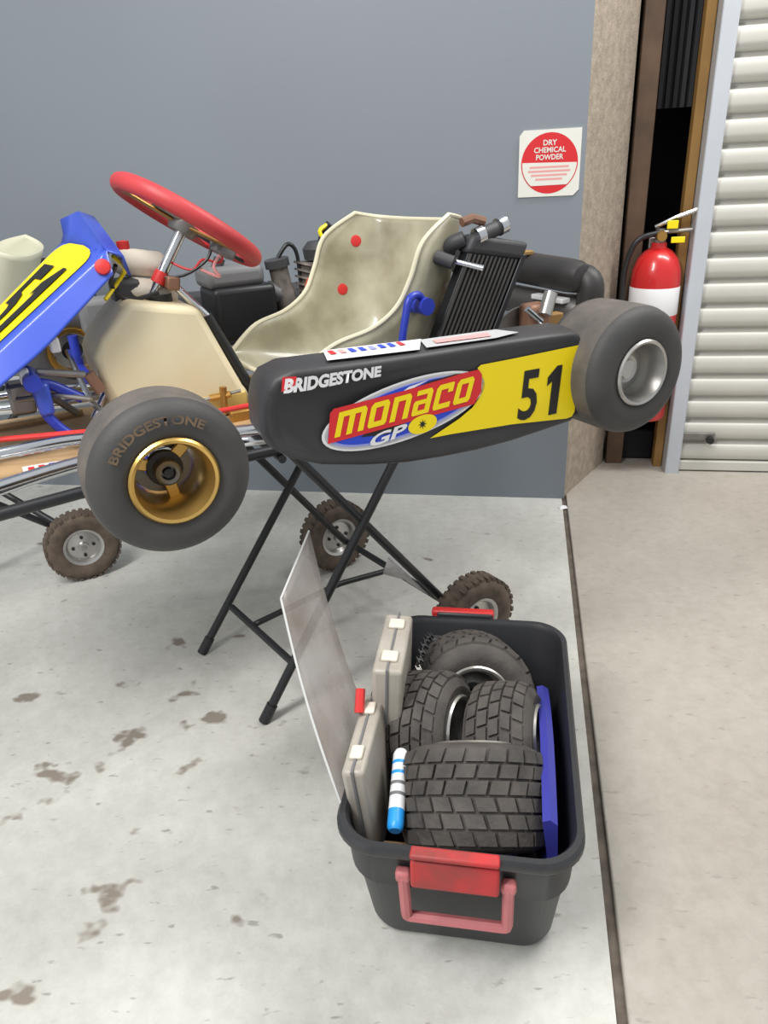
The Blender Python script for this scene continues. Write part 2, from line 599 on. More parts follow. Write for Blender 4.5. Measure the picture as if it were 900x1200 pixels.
MB().tube([(-0.01, 0, 0.735), (0.05, -0.02, 0.74), (0.11, -0.03, 0.745)], 0.008, 8).build('carry_handle', M_steel, fe)
MB().box((0.035, -0.04, 0.765), (0.04, 0.006, 0.03)).build('pull_tag', M_yellow, fe, bevel=0.002)
MB().box((0.06, -0.04, 0.71), (0.05, 0.006, 0.022)).build('pull_tag', M_yellow, fe, bevel=0.002)
MB().tube(fillet([(-0.01, -0.02, 0.735), (-0.09, -0.03, 0.72), (-0.125, -0.02, 0.62), (-0.122, -0.01, 0.25), (-0.10, -0.03, 0.16)], 0.06), 0.011, 10).build('hose', M_black, fe)
MB().box((0.0, 0.105, 0.5), (0.05, 0.03, 0.42)).build('bracket', M_steel, fe, bevel=0.003)
# clutter in the gap
o = MB().box((0, 0, 0.07), (0.16, 0.13, 0.14)).build('dark_block', M_dark, bevel=0.01)
o.location = MB_ @ Vector((0.33, 0.52, 0.006))
o.rotation_euler.z = -WY
tag(o, 'dark block standing on the ground below the fire extinguisher', 'block')

# ------------------------------------------------------------------ wheels
def slick_profile(r, wd, rb):
    h = wd / 2
    return [(rb, h - 0.012), (rb + 0.004, h - 0.003), (rb + 0.014, h + 0.001), (rb + 0.026, h + 0.002), (r - 0.03, h + 0.001), (r - 0.019, h - 0.003), (r - 0.010, h - 0.009), (r - 0.004, h - 0.017),
            (r - 0.001, h - 0.03), (r, h - 0.05), (r, -h + 0.05), (r - 0.001, -h + 0.03), (r - 0.004, -h + 0.017), (r - 0.010, -h + 0.009), (r - 0.019, -h + 0.003), (r - 0.03, -h - 0.001),
            (rb + 0.026, -h - 0.002), (rb + 0.014, -h - 0.001), (rb + 0.004, -h + 0.003), (rb, -h + 0.012)]


def rim_mesh(rb, wd, depth, name, m):
    h = wd / 2
    p = [(rb - 0.010, -h + 0.004), (rb + 0.004, -h + 0.006), (rb + 0.004, -h + 0.0), (rb + 0.0, -h - 0.004)]
    prof = [(rb + 0.004, h - 0.006), (rb + 0.0045, h + 0.001), (rb + 0.001, h + 0.005), (rb - 0.004, h + 0.003), (rb - 0.006, h - 0.004), (rb - 0.010, h - 0.014), (rb - 0.0135, h - 0.03),
            (rb - 0.015, h - depth), (rb - 0.015, -h + 0.02), (rb - 0.008, -h + 0.008), (rb + 0.002, -h - 0.004), (rb + 0.004, -h + 0.006), (rb - 0.003, -h + 0.012), (rb - 0.011, -h + 0.024), (rb - 0.011, h - 0.028), (rb - 0.003, h - 0.012)]
    return MB().lathe(prof, None, 48, closed=True).mesh(name, m, 30)


def put(name, me, parent, M=None):
    o = bpy.data.objects.new(name, me)
    COL.objects.link(o)
    o.parent = parent
    if M is not None:
        o.matrix_local = M
    return o


RF, WF, RB = 0.132, 0.132, 0.068
RR, WR = 0.14, 0.185
tyre_f = MB().lathe(slick_profile(RF, WF, RB), None, 64, closed=True).mesh('tyre', M_rubber, 60)
tyre_r = MB().lathe(slick_profile(RR, WR, RB + 0.001), None, 64, closed=True).mesh('tyre', M_rubber, 60)
M_worn = mat('worn_tread', (104, 97, 90), 0.75, rgb2=(80, 76, 72), vscale=16, bump=0.1, bscale=120)


def tread_band(r, wd):
    h = wd / 2
    return MB().lathe([(r - 0.004, h - 0.022), (r - 0.0002, h - 0.030), (r + 0.0008, h - 0.050), (r + 0.0008, -h + 0.050), (r - 0.0002, -h + 0.030), (r - 0.004, -h + 0.022)], None, 64, closed=True).mesh('tread', M_worn, 60)


tread_f, tread_r = tread_band(RF, WF), tread_band(RR, WR)
rim_gold = rim_mesh(RB, WF, 0.075, 'rim', M_gold)
rim_silver = rim_mesh(RB, WR, 0.05, 'rim', M_silver)

# ------------------------------------------------------------------ the kart
K0 = Vector((0.270, 2.122, 0.688))
TH = R(-152.5)
kart = empty('racing_kart', K0, TH)
tag(kart, 'racing kart with black side pod and number 51, raised on the folding trolley', 'kart')


def kart_wheel(parent, x, y, front, flip, lettering=False):
    r = RF if front else RR
    base = Matrix.Translation((x, y, r)) @ Matrix.Rotation(math.pi if flip else 0, 4, 'Z')
    wd = WF if front else WR
    h = wd / 2
    tyre = put('tyre', tyre_f if front else tyre_r, parent, base)
    put('tread', tread_f if front else tread_r, tyre)
    rim = put('rim', rim_gold if front else rim_silver, parent, base)
    mm = M_gold if front else M_silver
    if front:
        d = h - 0.072
        hub = MB()
        hub.lathe([(0.0, d - 0.01), (0.03, d - 0.01), (0.03, d + 0.004), (0.024, d + 0.006), (0.0, d + 0.006)], None, 28)
        ho = hub.build('hub', M_exh, rim)
        MB().lathe([(0.012, d + 0.005), (0.021, d + 0.005), (0.021, d + 0.03), (0.017, d + 0.034), (0.012, d + 0.03), (0.012, d + 0.005)], None, 24).build('bearing', M_steel, rim)
        MB().lathe([(0.0, d + 0.005), (0.008, d + 0.005), (0.008, d + 0.03), (0.0, d + 0.032)], None, 12).build('axle_nut', M_black, rim)
        for a in (100, 220, 340):
            sp = MB()
            sp.box((0.038, d - 0.004, 0), (0.036, 0.008, 0.02), Matrix.Rotation(R(a), 4, 'Y'))
            sp.build('spoke', mm, rim, bevel=0.002)
        MB().lathe([(0.03, d - 0.03), (0.05, d - 0.03), (0.05, d - 0.026), (0.03, d - 0.026)], None, 32, closed=True).build('brake_disc', M_steel, rim)
    else:
        d = h - 0.045
        MB().lathe([(0.016, d - 0.004), (0.030, d + 0.0), (0.044, d - 0.006), (0.055, d - 0.012), (0.055, d - 0.018), (0.016, d - 0.012)], None, 32, closed=True).build('rim_dish', mm, rim)
        MB().lathe([(0.0, d - 0.02), (0.016, d - 0.02), (0.016, d - 0.004), (0.0, d - 0.004)], None, 20).build('hub_nut', M_black, rim)
    if lettering:
        rr = RB + 0.024

        # +x is to the left of the picture: run the word from the front of the wheel backwards

        def arc2(u, v):
            a = R(150 - 96 * u)
            q = rr + 0.002 + 0.0150 * v
            return Vector((-q * math.cos(a), h + 0.0042 - 0.0008 * v, q * math.sin(a)))
        text_mesh('lettering', 'BRIDGESTONE', arc2, M_tletter, tyre, 0.03)
    return tyre


FX, FY = 1.016, 0.656 - WF / 2
RY = 0.66 - WR / 2
kart_wheel(kart, FX, FY, True, False, True)
kart_wheel(kart, FX, -FY + 0.02, True, True, True)
kart_wheel(kart, 0.0, RY, False, False)
kart_wheel(kart, 0.0, -RY, False, True)
MB().tube([(0, -0.62, RR), (0, 0.62, RR)], 0.02, 16).build('rear_axle', M_chrome, kart)
MB().lathe([(0.03, -0.006), (0.095, -0.006), (0.095, 0.006), (0.03, 0.006)], Matrix.Translation((0, -0.22, RR)), 40, closed=True).build('sprocket', M_steel, kart)
MB().lathe([(0.03, -0.004), (0.09, -0.004), (0.09, 0.004), (0.03, 0.004)], Matrix.Translation((0, 0.24, RR)), 40, closed=True).build('brake_disc', M_steel, kart)

# --- chassis tubes
zc = 0.06
for sgn in (1, -1):
    pts = [(-0.16, 0.29 * sgn, zc), (0.30, 0.31 * sgn, zc), (0.62, 0.32 * sgn, zc), (0.86, 0.24 * sgn, zc), (1.13, 0.25 * sgn, zc), (1.33, 0.325 * sgn, zc)]
    MB().tube(fillet(pts, 0.12), 0.015, 12).build('chassis_rail', M_chrome, kart)
    pts = [(1.0, 0.24 * sgn, 0.085), (1.114, 0.228 * sgn, 0.103), (1.26, 0.241 * sgn, 0.105), (1.42, 0.22 * sgn, 0.10)]
    MB().tube(fillet(pts, 0.1), 0.012, 10).build('bumper_tube', M_chrome, kart)
    # kingpin yoke and stub axle
    MB().tube(fillet([(0.98, 0.25 * sgn, zc), (1.0, 0.36 * sgn, 0.075), (1.016, 0.45 * sgn, 0.10)], 0.05), 0.015, 10).build('yoke_tube', M_bluep, kart)
    MB().tube([(FX, 0.44 * sgn, RF), (FX, 0.60 * sgn, RF)], 0.011, 10).build('stub_axle', M_steel, kart)
    MB().tube([(FX, 0.45 * sgn, 0.07), (FX, 0.45 * sgn, 0.19)], 0.014, 10).build('kingpin', M_bluep, kart)
    MB().tube(fillet([(0.9, 0.27 * sgn, 0.075), (0.88, 0.40 * sgn, 0.10), (0.84, 0.46 * sgn, 0.103), (0.2, 0.46 * sgn, 0.09), (0.14, 0.30 * sgn, 0.07)], 0.06), 0.011, 10).build('nerf_bar', M_chrome, kart)
for x in (0.86, 0.5, 0.1):
    MB().tube([(x, -0.27, zc), (x, 0.27, zc)], 0.014, 10).build('cross_tube', M_bluep, kart)
MB().tube(fillet([(1.33, -0.325, zc), (1.45, -0.2, zc), (1.45, 0.2, zc), (1.33, 0.325, zc)], 0.1), 0.015, 10).build('front_tube', M_chrome, kart)
ft = MB()
ft.loft([[(0.52, -0.27, z), (0.9, -0.21, z), (1.36, -0.24, z), (1.36, 0.24, z), (0.9, 0.21, z), (0.52, 0.27, z)] for z in (0.036, 0.046)])
ft_o = ft.build('floor_tray', M_ply, kart)
MB().tube([(1.33, 0.09, 0.10), (1.25, 0.125, 0.10), (1.09, 0.184, 0.10), (0.9, 0.20, 0.095), (0.1, 0.22, 0.1)], 0.006, 8).build('brake_rod', M_redp, kart)
tys = ft_o
poly_decal('tray_sticker', [(1.225, 0.165), (1.135, 0.175), (1.135, 0.215), (1.225, 0.21)], lambda a, b: Vector((a, b, 0.0464)), M_white, tys)
for k, m_ in enumerate((M_sred, M_sred, M_sblue, M_sblue)):
    x = 1.215 - k * 0.020
    poly_decal('sticker_mark', [(x, 0.176), (x - 0.012, 0.178), (x - 0.012, 0.206), (x, 0.204)], lambda a, b: Vector((a, b, 0.0468)), m_, tys)
# tray edging on the far side
MB().tube([(1.36, -0.13, 0.055), (1.06, -0.145, 0.055)], 0.008, 6).build('tray_edging', M_ply, kart)

# --- steering
SC_c = Vector((0.767, 0.0, 0.483))
SN = Vector((-0.565, 0.0, 0.825))           # towards the driver
ST = Vector((0.825, 0.0, 0.565))            # up the wheel's plane
sp_ = []
for k in range(56):
    a = 2 * math.pi * k / 56
    rr = 0.165 - (0.012 * max(0, math.cos(a) - 0.72) / 0.28)
    sp_.append(SC_c + ST * (rr * math.cos(a)) + Vector((0, 1, 0)) * (rr * math.sin(a)))
sw = MB().tube(sp_, 0.0195, 14, closed=True).build('steering_wheel', M_red, kart)
hb = MB().lathe([(0.0, -0.03), (0.03, -0.03), (0.034, -0.018), (0.034, -0.006), (0.0, -0.006)], frame_from_axis(SN, SC_c), 24)
hb.build('wheel_boss', M_steel, sw)
for a, m_, wdt in ((0, M_brass, 0.034), (125, M_brass, 0.03), (235, M_red, 0.03), (180, M_black, 0.04)):
    d = ST * math.cos(R(a)) + Vector((0, 1, 0)) * math.sin(R(a))
    s_ = MB()
    F = frame_from_axis(d, SC_c - SN * 0.014, SN)
    s_.box((0, 0.085, 0), (wdt, 0.15, 0.006), F)
    s_.build('spoke', m_, sw, bevel=0.003)
MB().box((0, 0.03, 0.012), (0.06, 0.09, 0.025), frame_from_axis(ST, SC_c - SN * 0.01, SN)).build('hub_plate', M_steel, sw, bevel=0.006)
MB().tube([SC_c - SN * 0.02, SC_c - SN * 0.13], 0.0125, 14).build('column_sleeve', M_chrome, kart)
MB().tube([SC_c - SN * 0.12, Vector((1.05, 0, 0.075))], 0.0095, 12).build('steering_column', M_chrome, kart)
MB().lathe([(0.012, -0.014), (0.0165, -0.014), (0.0165, 0.014), (0.012, 0.014)], frame_from_axis(SN, SC_c - SN * 0.14), 18, closed=True).build('column_clamp', M_redp, kart)
MB().box((0, 0, 0), (0.05, 0.03, 0.03), frame_from_axis((1, 0, 0.2), (0.825, 0.01, 0.355))).build('column_block', M_copper, kart, bevel=0.005)
MB().tube([(0.825, 0.02, 0.355), (0.757, 0.03, 0.271)], 0.009, 10).build('column_support', M_chrome, kart)
MB().tube([(0.760, 0.03, 0.276), (0.676, 0.06, 0.07)], 0.0125, 10).build('support_sleeve', M_black, kart)
MB().tube([(0.83, -0.02, 0.355), (0.78, -0.12, 0.2), (0.74, -0.2, 0.07)], 0.009, 10).build('column_support', M_chrome, kart)
# wiring under the wheel
MB().tube([crom([(0.72, 0.02, 0.44), (0.74, 0.03, 0.40), (0.80, 0.03, 0.37), (0.86, 0.0, 0.37)], t / 12) for t in range(13)], 0.004, 6).build('cable', M_black, kart)
MB().tube([crom([(0.70, 0.03, 0.43), (0.71, 0.03, 0.39), (0.75, 0.03, 0.40), (0.78, 0.03, 0.38), (0.82, 0.0, 0.40)], t / 16) for t in range(17)], 0.003, 6).build('cable', M_redp, kart)
MB().tube([crom([(0.69, 0.02, 0.42), (0.73, 0.04, 0.385), (0.72, 0.04, 0.36), (0.76, 0.03, 0.38)], t / 14) for t in range(15)], 0.0035, 6).build('cable', M_palered, kart)
# data box behind the wheel rim
MB().box((0, 0, 0), (0.04, 0.05, 0.03), frame_from_axis(ST, SC_c - ST * 0.085 - SN * 0.018 + Vector((0, 0.06, 0)), SN)).build('clip_box', M_mgrey, kart, bevel=0.005)
# brake fluid reservoir
rs = MB().lathe([(0.0, -0.06), (0.022, -0.06), (0.030, -0.045), (0.031, 0.035), (0.022, 0.055), (0.0, 0.055)], frame_from_axis((0.95, 0, 0.18), (0.878, -0.05, 0.398)), 20).build('fluid_reservoir', M_resv, kart)
MB().lathe([(0.0, 0.0), (0.014, 0.0), (0.014, 0.02), (0.0, 0.022)], Matrix.Translation((0.905, -0.05, 0.428)) @ V2, 16).build('cap', M_redp, rs)
MB().lathe([(0.0, -0.06), (0.025, -0.06), (0.03, -0.03), (0.03, 0.03), (0.022, 0.06), (0.0, 0.06)], frame_from_axis((0.9, 0.1, 0.2), (0.87, -0.03, 0.335)), 20).build('bottle', M_resv, kart)
MB().box((0.92, -0.04, 0.34), (0.06, 0.08, 0.06)).build('ignition_box', M_dgrey, kart, bevel=0.01)
MB().tube([crom([(0.955, 0.10, 0.43), (0.93, 0.06, 0.40), (0.945, 0.03, 0.37), (0.98, 0.05, 0.34)], t / 14) for t in range(15)], 0.0045, 6).build('cable', M_yellow, kart)
MB().tube([crom([(0.95, 0.08, 0.41), (0.96, 0.04, 0.37), (0.93, 0.02, 0.33), (0.86, 0.03, 0.34)], t / 14) for t in range(15)], 0.005, 6).build('cable', M_black, kart)

# --- fuel tank
tp = [(0.94, 0.335), (0.79, 0.305), (0.712, 0.112), (0.70, 0.10), (0.697, 0.05), (1.0, 0.05), (1.03, 0.18), (1.033, 0.228), (1.012, 0.265)]
tk = MB().prism(tp, -0.11, 0.09).build('fuel_tank', M_tank, kart, bevel=0.022, seg=4, ang=50)
MB().prism([(0.705, 0.052), (0.708, 0.102), (0.99, 0.102), (0.99, 0.052)], -0.112, 0.094).build('tank_base', M_tankl, tk, bevel=0.006)
MB().lathe([(0.0, 0.0), (0.035, 0.0), (0.035, 0.025), (0.0, 0.025)], Matrix.Translation((0.86, -0.01, 0.305)) @ V2, 24).build('tank_cap', M_black, tk)
MB().tube([(0.80, 0.10, 0.10), (0.755, 0.12, 0.106)], 0.008, 8).build('fuel_tap', M_brass, kart)
MB().tube([(0.77, 0.115, 0.125), (0.775, 0.115, 0.06)], 0.009, 8).build('fuel_tap_lever', M_brass, kart)
MB().tube([(0.82, 0.10, 0.098), (0.73, 0.12, 0.11)], 0.004, 6).build('fuel_line', M_steel, kart)
MB().box((0.745, 0.14, 0.055), (0.05, 0.02, 0.03)).build('tap_bracket', M_brass, kart, bevel=0.003)

# --- pedals and links at the front
MB().tube(fillet([(1.075, 0.10, 0.15), (1.13, 0.10, 0.19), (1.16, 0.10, 0.20), (1.155, 0.11, 0.13), (1.125, 0.115, 0.085), (1.08, 0.12, 0.05)], 0.03), 0.011, 10).build('brake_pedal', M_bluep, kart)
MB().tube([(1.165, 0.06, 0.21), (1.165, 0.14, 0.205)], 0.018, 12).build('pedal_pivot', M_bluep, kart)
MB().box((1.15, 0.11, 0.165), (0.03, 0.03, 0.07)).build('pedal_block', M_blue, kart, bevel=0.008)
MB().tube(fillet([(1.075, -0.12, 0.06), (1.13, -0.12, 0.12), (1.17, -0.12, 0.20)], 0.03), 0.009, 10).build('throttle_pedal', M_steel, kart)
MB().tube([(1.15, 0.10, 0.22), (1.059, 0.10, 0.199)], 0.008, 8).build('tie_rod', M_steel, kart)
MB().tube([(1.20, 0.06, 0.16), (1.12, 0.1, 0.165), (1.06, 0.12, 0.15)], 0.006, 8).build('tie_rod', M_steel, kart)
MB().tube([(1.052, 0.10, 0.20), (1.034, 0.10, 0.158)], 0.013, 10).build('pedal_spring', M_copper, kart)
MB().tube([(1.04, 0.42, 0.155), (1.05, 0.02, 0.115)], 0.007, 8).build('track_rod', M_chrome, kart)
MB().tube([(1.04, -0.42, 0.155), (1.05, -0.02, 0.115)], 0.007, 8).build('track_rod', M_chrome, kart)
MB().box((1.19, 0.0, 0.15), (0.05, 0.06, 0.07)).build('master_cylinder', M_steel, kart, bevel=0.008)

# --- front number panel (nassau): tilted towards the near side
NA = [Vector(p) for p in ((0.968, 0.125, 0.442), (1.062, 0.125, 0.3775), (1.156, 0.125, 0.313), (1.25, 0.125, 0.2485), (1.344, 0.125, 0.184))]
FA = [Vector(p) for p in ((1.024, -0.12, 0.450), (1.115, -0.12, 0.380), (1.206, -0.12, 0.310), (1.297, -0.12, 0.240), (1.388, -0.12, 0.170))]
LO = [Vector(p) for p in ((0.968, 0.145, 0.400), (1.055, 0.148, 0.330), (1.135, 0.15, 0.268), (1.235, 0.152, 0.205), (1.344, 0.155, 0.13))]
FLO = [p + Vector((-0.04, -0.03, -0.06)) for p in FA]


def face_pt(s, t, off=0.0):
    """s: 0 far edge .. 1 near ridge; t: 0 top .. 1 bottom"""
    p = crom(FA, t) * (1 - s) + crom(NA, t) * s
    n = Vector((0.60, 0.25, 0.76)).normalized()
    bulge = 0.003 * math.sin(math.pi * s)
    return p + n * (off + bulge)


np_ = MB()


def npf(u, v):
    t = u
    if v < 0.15:
        return crom(FLO, t).lerp(crom(FA, t), v / 0.15)
    if v > 0.75:
        return crom(NA, t).lerp(crom(LO, t), (v - 0.75) / 0.25)
    return face_pt((v - 0.15) / 0.6, t)


np_.grid(npf, 16, 40)
# top: cupped end rising to a peak on the far side
Apk = Vector((0.984, -0.05, 0.514))
Bpk = Vector((1.016, -0.115, 0.498))
row = [face_pt(s / 8, 0.0) for s in range(9)]
top = [Bpk, Bpk.lerp(Apk, 0.55), Apk, Apk.lerp(NA[0], 0.2), Apk.lerp(NA[0], 0.4), Apk.lerp(NA[0], 0.6), Apk.lerp(NA[0], 0.8), Apk.lerp(NA[0], 0.92), NA[0]]
mid = [a.lerp(b, 0.5) + Vector((-0.004, 0, -0.006)) for a, b in zip(row, top)]
back = [p + Vector((-0.028, 0.004, -0.012)) for p in top]
back2 = [p + Vector((-0.035, 0.004, -0.05)) for p in top]
vs = row + mid + top + back + back2
np_.add(vs, [(r_ * 9 + k, r_ * 9 + k + 1, (r_ + 1) * 9 + k + 1, (r_ + 1) * 9 + k) for r_ in range(4) for k in range(8)])
npo = np_.build('front_panel', M_blue, kart, solid=0.004, ang=60)
# yellow plate and number
ym = MB()
# strip fill: rows across the plate so it follows the face


def yrow(t):
    l = 0.04
    r_ = 0.885
    if t < 0.12:
        q = math.sqrt(max(0, 1 - ((0.12 - t) / 0.12) ** 2))
        l, r_ = 0.30 - 0.26 * q, 0.48 + 0.405 * q
    if t > 0.84:
        q = math.sqrt(max(0, 1 - ((t - 0.84) / 0.06) ** 2))
        l, r_ = 0.12 - 0.08 * q, 0.80 + 0.085 * q
    return l, r_


ym.grid(lambda u, v: face_pt(yrow(0.003 + 0.895 * u)[0] * (1 - v) + yrow(0.003 + 0.895 * u)[1] * v, 0.003 + 0.895 * u, 0.0040), 36, 10)
ypo = ym.build('number_plate', M_yellow, npo)
text_mesh('number', '5', lambda u, v: face_pt(0.14 + 0.32 * u, 0.63 - 0.47 * v, 0.0068), M_ink, npo, 0.02)
poly_decal('number', [(0.53 + 0.20 * u, 0.63 - 0.47 * v) for u, v in ((0.36, 0.0), (1.0, 0.0), (1.0, 1.0), (0.62, 1.0), (0.0, 0.80), (0.0, 0.62), (0.36, 0.70))], lambda a, b: face_pt(a, b, 0.0068), M_ink, npo)
MB().lathe([(0.0, 0.0), (0.016, 0.0), (0.014, 0.006), (0.006, 0.008), (0.0, 0.008)], frame_from_axis((0.2, 0.95, 0.25), (0.985, 0.140, 0.415)), 20).build('bolt_washer', M_redp, npo)
MB().box((1.105, 0.10, 0.27), (0.02, 0.03, 0.03)).build('panel_bracket', M_white, kart, bevel=0.004)
MB().box((1.175, 0.10, 0.215), (0.02, 0.03, 0.03)).build('panel_bracket', M_white, kart, bevel=0.004)

# --- side pods
POD = [(0.825, 0.190), (0.816, 0.223), (0.803, 0.243), (0.771, 0.256), (0.702, 0.254), (0.613, 0.250), (0.503, 0.247), (0.385, 0.245), (0.302, 0.243), (0.214, 0.240), (0.128, 0.236), (0.114, 0.224),
       (0.106, 0.156), (0.106, 0.050), (0.125, 0.036), (0.201, 0.030), (0.294, 0.024), (0.383, 0.023), (0.468, 0.027), (0.549, 0.034), (0.643, 0.050), (0.731, 0.071), (0.789, 0.094), (0.816, 0.114), (0.827, 0.144)]
cxp, czp = 0.47, 0.14


def wrap(x):
    return 1.6 * max(0, x - 0.735) ** 2 / 0.09 * 0.09


def pod_ring(y, dx, dz, top=0.0, bot=0.0):
    ring = []
    for x, z in POD:
        sx = 1 if x > cxp else -1
        ux = min(1, abs(x - cxp) / 0.32)
        uz = (z - czp) / 0.11
        xx = x - sx * dx * ux ** 6
        zz = z - dz * max(-1, min(1, uz)) + (top if z > 0.2 else 0) + (bot if z < 0.12 else 0)
        ring.append((xx, y - 4.0 * max(0, x - 0.745) ** 2, zz))
    return ring


def pod_mesh(name, m, sgn):
    rings = [pod_ring(0.588, 0.022, 0.022), pod_ring(0.590, 0.010, 0.010), pod_ring(0.5875, 0.004, 0.004), pod_ring(0.580, 0.0, 0.0), pod_ring(0.545, 0.0, -0.002, 0.004), pod_ring(0.500, 0.002, 0.0, 0.006, 0.01), pod_ring(0.47, 0.01, 0.006, 0.004, 0.03), pod_ring(0.455, 0.03, 0.03, -0.01, 0.04)]
    if sgn < 0:
        rings = [[(x, -y, z) for x, y, z in r_] for r_ in rings]
    return MB().loft(rings).build(name, m, kart, ang=50)


pod = pod_mesh('side_pod', M_blackp, 1)
pod_mesh('side_pod', M_dgrey, -1)


def pat(d):
    def f(x, z):
        return Vector((x, 0.590 + d - 4.0 * max(0, x - 0.745) ** 2, z))
    return f


yel = [(0.500, 0.077), (0.447, 0.075), (0.296, 0.065), (0.145, 0.048), (0.130, 0.050), (0.123, 0.060), (0.123, 0.207), (0.212, 0.206), (0.300, 0.205), (0.378, 0.205), (0.386, 0.200), (0.380, 0.185), (0.374, 0.163), (0.380, 0.140), (0.398, 0.121), (0.430, 0.104)]
poly_decal('number_plate', yel, pat(0.0010), M_yellow, pod)
text_mesh('number', '5', quad_map((0.284, 0.069), (0.236, 0.067), (0.224, 0.174), (0.274, 0.175), pat(0.0018)), M_ink, pod, 0.02)
ONE = [(0.36, 0.0), (1.0, 0.0), (1.0, 1.0), (0.62, 1.0), (0.0, 0.80), (0.0, 0.62), (0.36, 0.70)]
qm = quad_map((0.212, 0.066), (0.176, 0.066), (0.166, 0.172), (0.203, 0.172), lambda a, b: (a, b))
poly_decal('number', [qm(u, v) for u, v in ONE], pat(0.0018), M_ink, pod)


def ell(cx, cz, a, b, rot, n=48, a0=0, a1=360):
    out = []
    for k in range(n):
        g = R(a0 + (a1 - a0) * k / (n if a1 - a0 == 360 else n - 1))
        x, z = a * math.cos(g), b * math.sin(g)
        out.append((cx + x * math.cos(rot) - z * math.sin(rot), cz + x * math.sin(rot) + z * math.cos(rot)))
    return out


er = -math.atan2(0.043, 0.364)
poly_decal('logo_oval', ell(0.550, 0.1445, 0.1835, 0.0585, er), pat(0.0010), M_white, pod)
poly_decal('logo_oval', ell(0.550, 0.1445, 0.1775, 0.0545, er), pat(0.0013), M_grey, pod)
poly_decal('logo_oval', ell(0.550, 0.1445, 0.172, 0.050, er), pat(0.0016), M_lblue, pod)
poly_decal('logo_oval', ell(0.550, 0.1455, 0.166, 0.0465, er), pat(0.0019), M_sblue, pod)
poly_decal('logo_sweep', [(0.545, 0.180), (0.500, 0.193), (0.44, 0.197), (0.40, 0.193), (0.44, 0.186), (0.51, 0.172)], pat(0.0022), M_ink, pod)
poly_decal('logo_sweep', [(0.655, 0.112), (0.60, 0.106), (0.55, 0.112), (0.56, 0.122), (0.62, 0.126)], pat(0.0022), M_ink, pod)
poly_decal('logo_sweep', [(0.566, 0.168), (0.535, 0.186), (0.50, 0.196), (0.545, 0.190), (0.575, 0.176)], pat(0.0023), M_white, pod)
mq = ((0.708, 0.122), (0.408, 0.137), (0.392, 0.186), (0.694, 0.168))
redp = [(0.722, 0.113), (0.395, 0.128), (0.378, 0.150), (0.376, 0.185), (0.384, 0.197), (0.42, 0.196), (0.56, 0.184), (0.66, 0.179), (0.704, 0.177), (0.712, 0.170)]
poly_decal('logo_backing', redp, pat(0.0025), M_sred, pod)
# square-shouldered lower case letters, each a few blocks with cut corners
TK, CUT = 0.30, 0.14


def bar(x0, x1, y0, y1, cl=0.0, cr=0.0):
    return [(x0, y0), (x1, y0), (x1, y1 - cr), (x1 - cr, y1), (x0 + cl, y1), (x0, y1 - cl)]


def glyph(ch):
    if ch == 'm':
        return 1.5, [bar(0, TK, 0, 0.8), bar(0.6, 0.6 + TK, 0, 0.8), bar(1.2, 1.5, 0, 0.8), bar(0, 1.5, 0.78, 1.0, 0.02, CUT)]
    if ch == 'n':
        return 1.0, [bar(0, TK, 0, 0.8), bar(1 - TK, 1, 0, 0.8), bar(0, 1, 0.78, 1.0, 0.02, CUT)]
    if ch == 'o':
        return 1.0, [bar(0, TK, 0.1, 0.8), bar(1 - TK, 1, 0.1, 0.8), bar(0, 1, 0.78, 1.0, CUT, CUT), [(0.1, 0), (0.9, 0), (1, 0.1), (1, 0.22), (0, 0.22), (0, 0.1)]]
    if ch == 'a':
        return 1.0, [bar(1 - TK, 1, 0, 0.8), bar(0.08, 1, 0.80, 1.0, 0.02, CUT), bar(0, TK, 0.08, 0.52), bar(0, 0.8, 0.42, 0.60, 0.08), [(0.08, 0), (0.8, 0), (0.8, 0.18), (0, 0.18), (0, 0.08)]]
    return 1.0, [bar(0, TK, 0.1, 0.8), bar(0, 1, 0.78, 1.0, CUT, 0.05), [(0.1, 0), (1, 0), (1, 0.22), (0, 0.22), (0, 0.1)], bar(1 - TK, 1, 0.62, 0.8)]


GAP = 0.20
tot = sum(glyph(c)[0] for c in 'monaco') + GAP * 5
lm = quad_map(*mq, pat(0.0030))
pos = 0.0
wm = MB()
for c in 'monaco':
    wd_, polys = glyph(c)
    for k, pg in enumerate(polys):
        wm.add([lm((pos + x) / tot, y) + Vector((0, 0.00003 * k, 0)) for x, y in pg], [tuple(range(len(pg)))])
    pos += wd_ + GAP
wm.build('logo_lettering', M_yellow, pod)
text_mesh('logo_lettering', 'GP', quad_map((0.640, 0.086), (0.560, 0.096), (0.549, 0.121), (0.629, 0.111), pat(0.0030)), M_white, pod, 0.03)
poly_decal('logo_disc', ell(0.5175, 0.1105, 0.033, 0.0185, -0.08), pat(0.0032), M_yellow, pod)
star = []
for k in range(16):
    rr = 0.0105 if k % 2 == 0 else 0.004
    star.append((0.518 + rr * math.cos(2 * math.pi * k / 16), 0.1105 + rr * math.sin(2 * math.pi * k / 16)))
poly_decal('logo_star', star, pat(0.0036), M_ink, pod)
text_mesh('brand_lettering', 'BRIDGESTONE', quad_map((0.793, 0.2185), (0.604, 0.2195), (0.601, 0.2395), (0.787, 0.2450), pat(0.0014)), M_white, pod, 0.05)
poly_decal('brand_mark', [(0.796, 0.222), (0.772, 0.232), (0.768, 0.247), (0.792, 0.248)], pat(0.0018), M_sred, pod)


